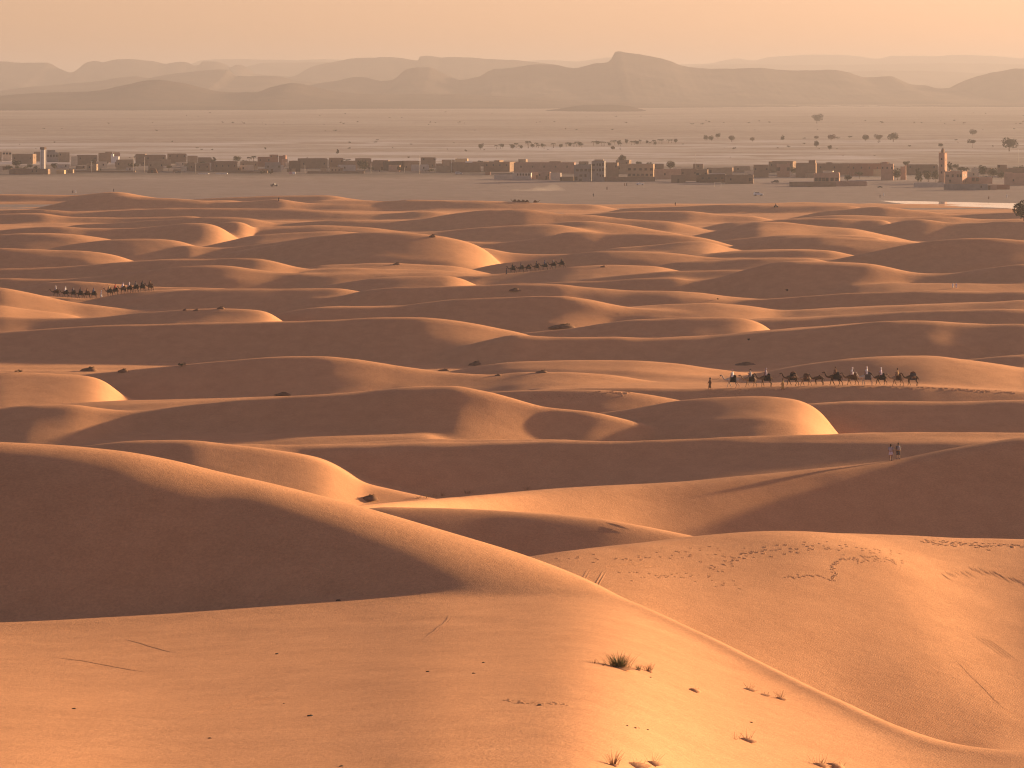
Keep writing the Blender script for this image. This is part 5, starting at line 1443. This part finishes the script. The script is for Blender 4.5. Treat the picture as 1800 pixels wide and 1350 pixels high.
grass(1312,1302,24,20,26,'stalks on the flat mound near the bottom right',M_DRY,(40,5),10,.007)
grass(1077,1346,34,14,60,'tall dry tuft at the bottom edge, left of the long mound',M_DRY,(22,3),11,.008)
grass(1115,1346,20,30,30,'thin stalks in the middle of the long bottom mound',M_DRY,(60,5),12,.006,.1)
grass(1146,1343,26,16,14,'single high stalks at the right of the long bottom mound',M_DRY,(40,5),13,.006)
grass(1440,1346,22,30,60,'dry tuft cut by the bottom edge at right',M_DRY,(40,4),14,.007)
grass(1466,1349,16,24,40,'dark low tuft on a mound at the bottom edge',M_DRY,(44,8),15,.007)
for i, (u, v) in enumerate([(765,874),(778,873),(820,868),(826,867),(927,861),(735,877),(750,876)]):
    grass(u, v, 12, 10, 26, ['leftmost thin grass of the close group on the middle crest', 'thin grass close beside the leftmost two on the middle crest', 'left grass of the bright pair on the middle crest', 'right grass of the bright pair on the middle crest', 'single thin grass far right on the middle crest', 'faint grass at the left start of the middle crest', 'faint grass between the left start and the close group'][i], M_DRY, None, 20 + i, .012, group='dry grass along the middle crest')

# stones and droppings
M_STONE = simple('dark_stone', (0.055, 0.04, 0.032), .9)
STN = []
for s in range(3):
    r_ = np.random.default_rng(s + 70); bm = bmesh.new(); bmesh.ops.create_icosphere(bm, subdivisions=2, radius=.5)
    for v in bm.verts: v.co *= 1 + r_.uniform(-.18, .18); v.co.z *= .6
    STN.append(bm_mesh('stone', bm, M_STONE, True))
for i, (u, v, w, lab) in enumerate([(487,1150,9,'dark stone alone on the upper left of the near slope'),(130,1246,8,'dark stone farthest left on the near slope'),(545,1259,13,'flat dark stone in the lower middle left'),(369,1298,9,'dark stone low on the left'),
    (600,1347,9,'dark stone at the bottom edge'),(499,1237,5,'small pale edged stone left of centre'),(752,1181,8,'thin dark stone, left one of two in the middle'),(850,1165,7,'thin dark stone, upper one in the middle'),(833,1184,8,'thin flat stone, lower one in the middle'),(948,1240,12,'flat dark stone ending a line of specks'),
    (1102,1276,6,'first and leftmost of a line of droppings'),(1116,1280,7,'second of a line of droppings'),(1123,1280,4,'tiny third of a line of droppings'),(1138,1283,6,'last and darkest of a line of droppings'),(1320,1270,8,'dark flat stone right of the droppings'),(595,1056,12,'dark sliver at the shadow edge'),(1143,1191,5,'tiny stone under the upright dry tuft')]):
    q = on_photo(u, v); px = q.y / F
    o = link_mesh('stone', STN[i % 3]); o.location = q; o.rotation_euler = (0, 0, i * 1.3); o.scale = (w * px * .8, w * px * .9, w * px * .6)
    tag(o, lab, 'stone', 'dark stones on the near slope')

# ------------------------------------------------------------------ pond, dust, tracks
m = Mat('pond_water', .06, .5); m.color((0.55, 0.52, 0.50)); m.b.inputs['Metallic'].default_value = 0.0
m.bump(m.noise(m.coord(), .8, 2, .5), .03, .02)
pts = [(1546,353.0),(1600,353.6),(1680,355.2),(1740,356.6),(1800,357.6),(1900,359),(1990,362),(1990,372),(1900,370),(1800,368.2),(1782,367.5),(1770,366),(1700,363.4),(1640,362.2),(1612,361.6),(1600,359.4),(1570,356.5)]
P = [plain_at(*q) for q in pts]
me = bpy.data.meshes.new('pond'); me.from_pydata([(q.x, q.y, .05) for q in P], [], [tuple(range(len(P)))[::-1]]); me.materials.append(m.m)
tag(link_mesh('pond_water', me), kind='structure')

def plume(u, v, w, h, dens):
    c = plain_at(u, v); px = c.y / F
    bm = bmesh.new(); bmesh.ops.create_icosphere(bm, subdivisions=3, radius=1.0)
    mt = bpy.data.materials.new('dust'); mt.use_nodes = True; t = mt.node_tree; t.nodes.clear()
    pv = t.nodes.new('ShaderNodeVolumePrincipled'); pv.inputs['Color'].default_value = (.95, .85, .75, 1); pv.inputs['Density'].default_value = dens
    o_ = t.nodes.new('ShaderNodeOutputMaterial'); t.links.new(pv.outputs[0], o_.inputs['Volume'])
    for k in bm.verts: k.co.z = max(k.co.z * (1 + .3 * math.sin(k.co.x * 5)), -.05)
    o = link_mesh('dust', bm_mesh('dust', bm, mt, True)); o.location = c; o.scale = (w * px / 2, 8, h * px)
    tag(o, kind='stuff')
plume(965, 335, 60, 10, .009); plume(935, 336, 80, 5, .008)

TRV = []; TRF = []
def ribbon(path, offs, width=.16, height=.06, step=.5, wob=.02, D=None):
    """a wheel rut pressed up at both edges, draped over the sand"""
    P = [ground_at(*q) if len(q) == 2 else on_sand(q[0], q[2]) for q in path]
    pts = []
    for a, b in zip(P, P[1:]):
        n = max(2, int((b - a).length / step))
        for k in range(n): pts.append(a.lerp(b, k / n))
    pts.append(P[-1])
    xy = np.array([(p.x, p.y) for p in pts])
    for _ in range(6): xy[1:-1] = (xy[:-2] + xy[1:-1] * 2 + xy[2:]) / 4
    d = np.gradient(xy, axis=0); d /= np.linalg.norm(d, axis=1)[:, None] + 1e-9
    nr = np.stack([-d[:, 1], d[:, 0]], 1)
    for off in offs:
        c = xy + nr * (off + wob * np.sin(np.arange(len(xy)) * .7)[:, None])
        base = len(TRV)
        prof = [(-1, -.05), (-.6, 1), (-.25, -.3), (.25, -.3), (.6, 1), (1, -.05)]
        cols_ = []; fade = np.clip(np.minimum(np.arange(len(xy)), np.arange(len(xy))[::-1]) / (len(xy) * .3 + 1), 0, 1)
        for s, z in prof:
            q = c + nr * s * width
            cols_.append(np.column_stack([q, H(q[:, 0], q[:, 1]) + .012 * fade - .03 * (1 - fade) + z * height * .42 * fade * (.6 + .4 * np.sin(np.arange(len(q)) * .37 + off))]))
        A = np.stack(cols_, 1); TRV.extend(map(tuple, A.reshape(-1, 3)))
        np_ = len(prof)
        for i in range(len(c) - 1):
            for k in range(np_ - 1):
                a = base + i * np_ + k; TRF.append((a, a + 1, a + np_ + 1, a + np_))
ribbon([(985,1003),(1050,1001),(1130,994),(1200,985),(1280,975),(1350,965)], (-.5, .5), .16, .05)
ribbon([(78,680),(115,698),(140,712)], (-.7, .7), .2, .07)
ribbon([(948,903),(970,889),(995,877),(1020,868)], (-.6, 0, .7), .16, .06)
ribbon([(1040,918),(1080,928),(1120,942)], (-.6, .6), .14, .05)
ribbon([(600,797),(750,795.5),(850,797),(1000,799),(1150,798),(1230,794)], (-.6, .6), .2, .06)
ribbon([(0,1145),(120,1158),(250,1180),(340,1196)], (0,), .12, .008)
ribbon([(180,1290),(300,1267),(400,1245),(480,1215),(560,1185)], (-.5, .5), .14, .015)
ribbon([(690,1150),(750,1122),(785,1095),(803,1062)], (0,), .14, .014)
ribbon([(180,1110),(240,1128),(300,1145),(380,1160)], (0,), .12, .008)
ribbon([(0,1335),(40,1342),(80,1349)], (-.4, .4), .12, .03)
for k in range(4): ribbon([(1672 + k*7,1088 + k * 1.5),(1730 + k*8,1130 + k*1.5),(1800 + k*9,1182 + k*1.5)], (0,), .05, .008, .4)
ribbon([(1640,1120),(1700,1180),(1760,1240),(1810,1290)], (0,), .10, .02, .4)
# slide marks on the slip of the right dune
for k in range(26):
    u = 1644 + k * 8.5; v = 1004 - 12 * math.sin(k * .25) + _r.uniform(-4, 4); L = _r.uniform(.6, 1.0)
    ribbon([(u,v),(u+26*L,v+20*L),(u+58*L,v+34*L)], (0,), _r.uniform(.07,.13), .03, .3, .03)
me = bpy.data.meshes.new('track_marks'); me.from_pydata(TRV, [], TRF); me.materials.append(M_SAND)
for pl in me.polygons: pl.use_smooth = True
tag(link_mesh('track_marks', me), 'wheel ruts and slide marks pressed into the sand', 'tracks', kind='stuff')

# footprints: dimples with a raised rim
FV = []; FF = []
def foot(q, s=1.0, a=0.0):
    k0 = len(FV); n = 8; rr = ((1.5, -.01), (1.05, .022), (.7, .004), (.0, .0))
    xs = []; ys = []; zo = []
    for r_, z in rr[:-1]:
        for k in range(n):
            th = k * 2 * math.pi / n + a
            xs.append(q.x + math.cos(th) * .10 * s * r_); ys.append(q.y + math.sin(th) * .16 * s * r_); zo.append(z * s)
    xs.append(q.x); ys.append(q.y); zo.append(.003)
    z = H(np.array(xs), np.array(ys)) + .006 + np.array(zo)
    FV.extend(zip(xs, ys, z))
    for ri in range(2):
        for k in range(n): l = (k + 1) % n; FF.append((k0 + ri*n + k, k0 + ri*n + l, k0 + (ri+1)*n + l, k0 + (ri+1)*n + k))
    for k in range(n): FF.append((k0 + 2*n + k, k0 + 2*n + (k + 1) % n, k0 + 3*n))
def footpath(path, n, s=1.0, jit=1.5):
    P = [ground_at(*q) for q in path]; seg = [(b - a).length for a, b in zip(P, P[1:])]; tot = sum(seg)
    for i in range(n):
        d = tot * i / n; k = 0
        while k < len(seg) - 1 and d > seg[k]: d -= seg[k]; k += 1
        p = P[k].lerp(P[k+1], min(1, d / seg[k])); p.x += _r.normal(0, .12 * jit); p.y += _r.normal(0, .3 * jit)
        foot(p, s * _r.uniform(.8, 1.3), _r.uniform(0, 3))
footpath([(1478,985),(1462,995),(1468,1008),(1464,1020),(1440,1013),(1405,1011),(1380,1017)], 44, .75, .8)
footpath([(1240,1000),(1320,975),(1420,962),(1500,962),(1580,975)], 80, .8, 3)
footpath([(1480,985),(1530,982),(1590,990)], 50, .7, 2)
footpath([(1100,1012),(1200,1015),(1300,1025)], 35, .7, 3)
footpath([(985,982),(1080,985),(1200,972),(1300,962)], 45, .7, 4)
footpath([(1620,952),(1700,957),(1800,960)], 90, 1.0, 2)
footpath([(895,1232),(930,1236),(1000,1240)], 40, .45, 1)
footpath([(1100,691),(1250,689),(1400,684),(1550,681),(1650,683),(1790,691)], 260, 1.3, 2.2)
footpath([(930,700),(1020,696),(1100,693)], 60, 1.2, 2)
me = bpy.data.meshes.new('footprints'); me.from_pydata(FV, [], FF); me.materials.append(M_SAND)
for pl in me.polygons: pl.use_smooth = True
tag(link_mesh('footprints', me), 'trails of footprints across the sand', 'footprints', kind='stuff')
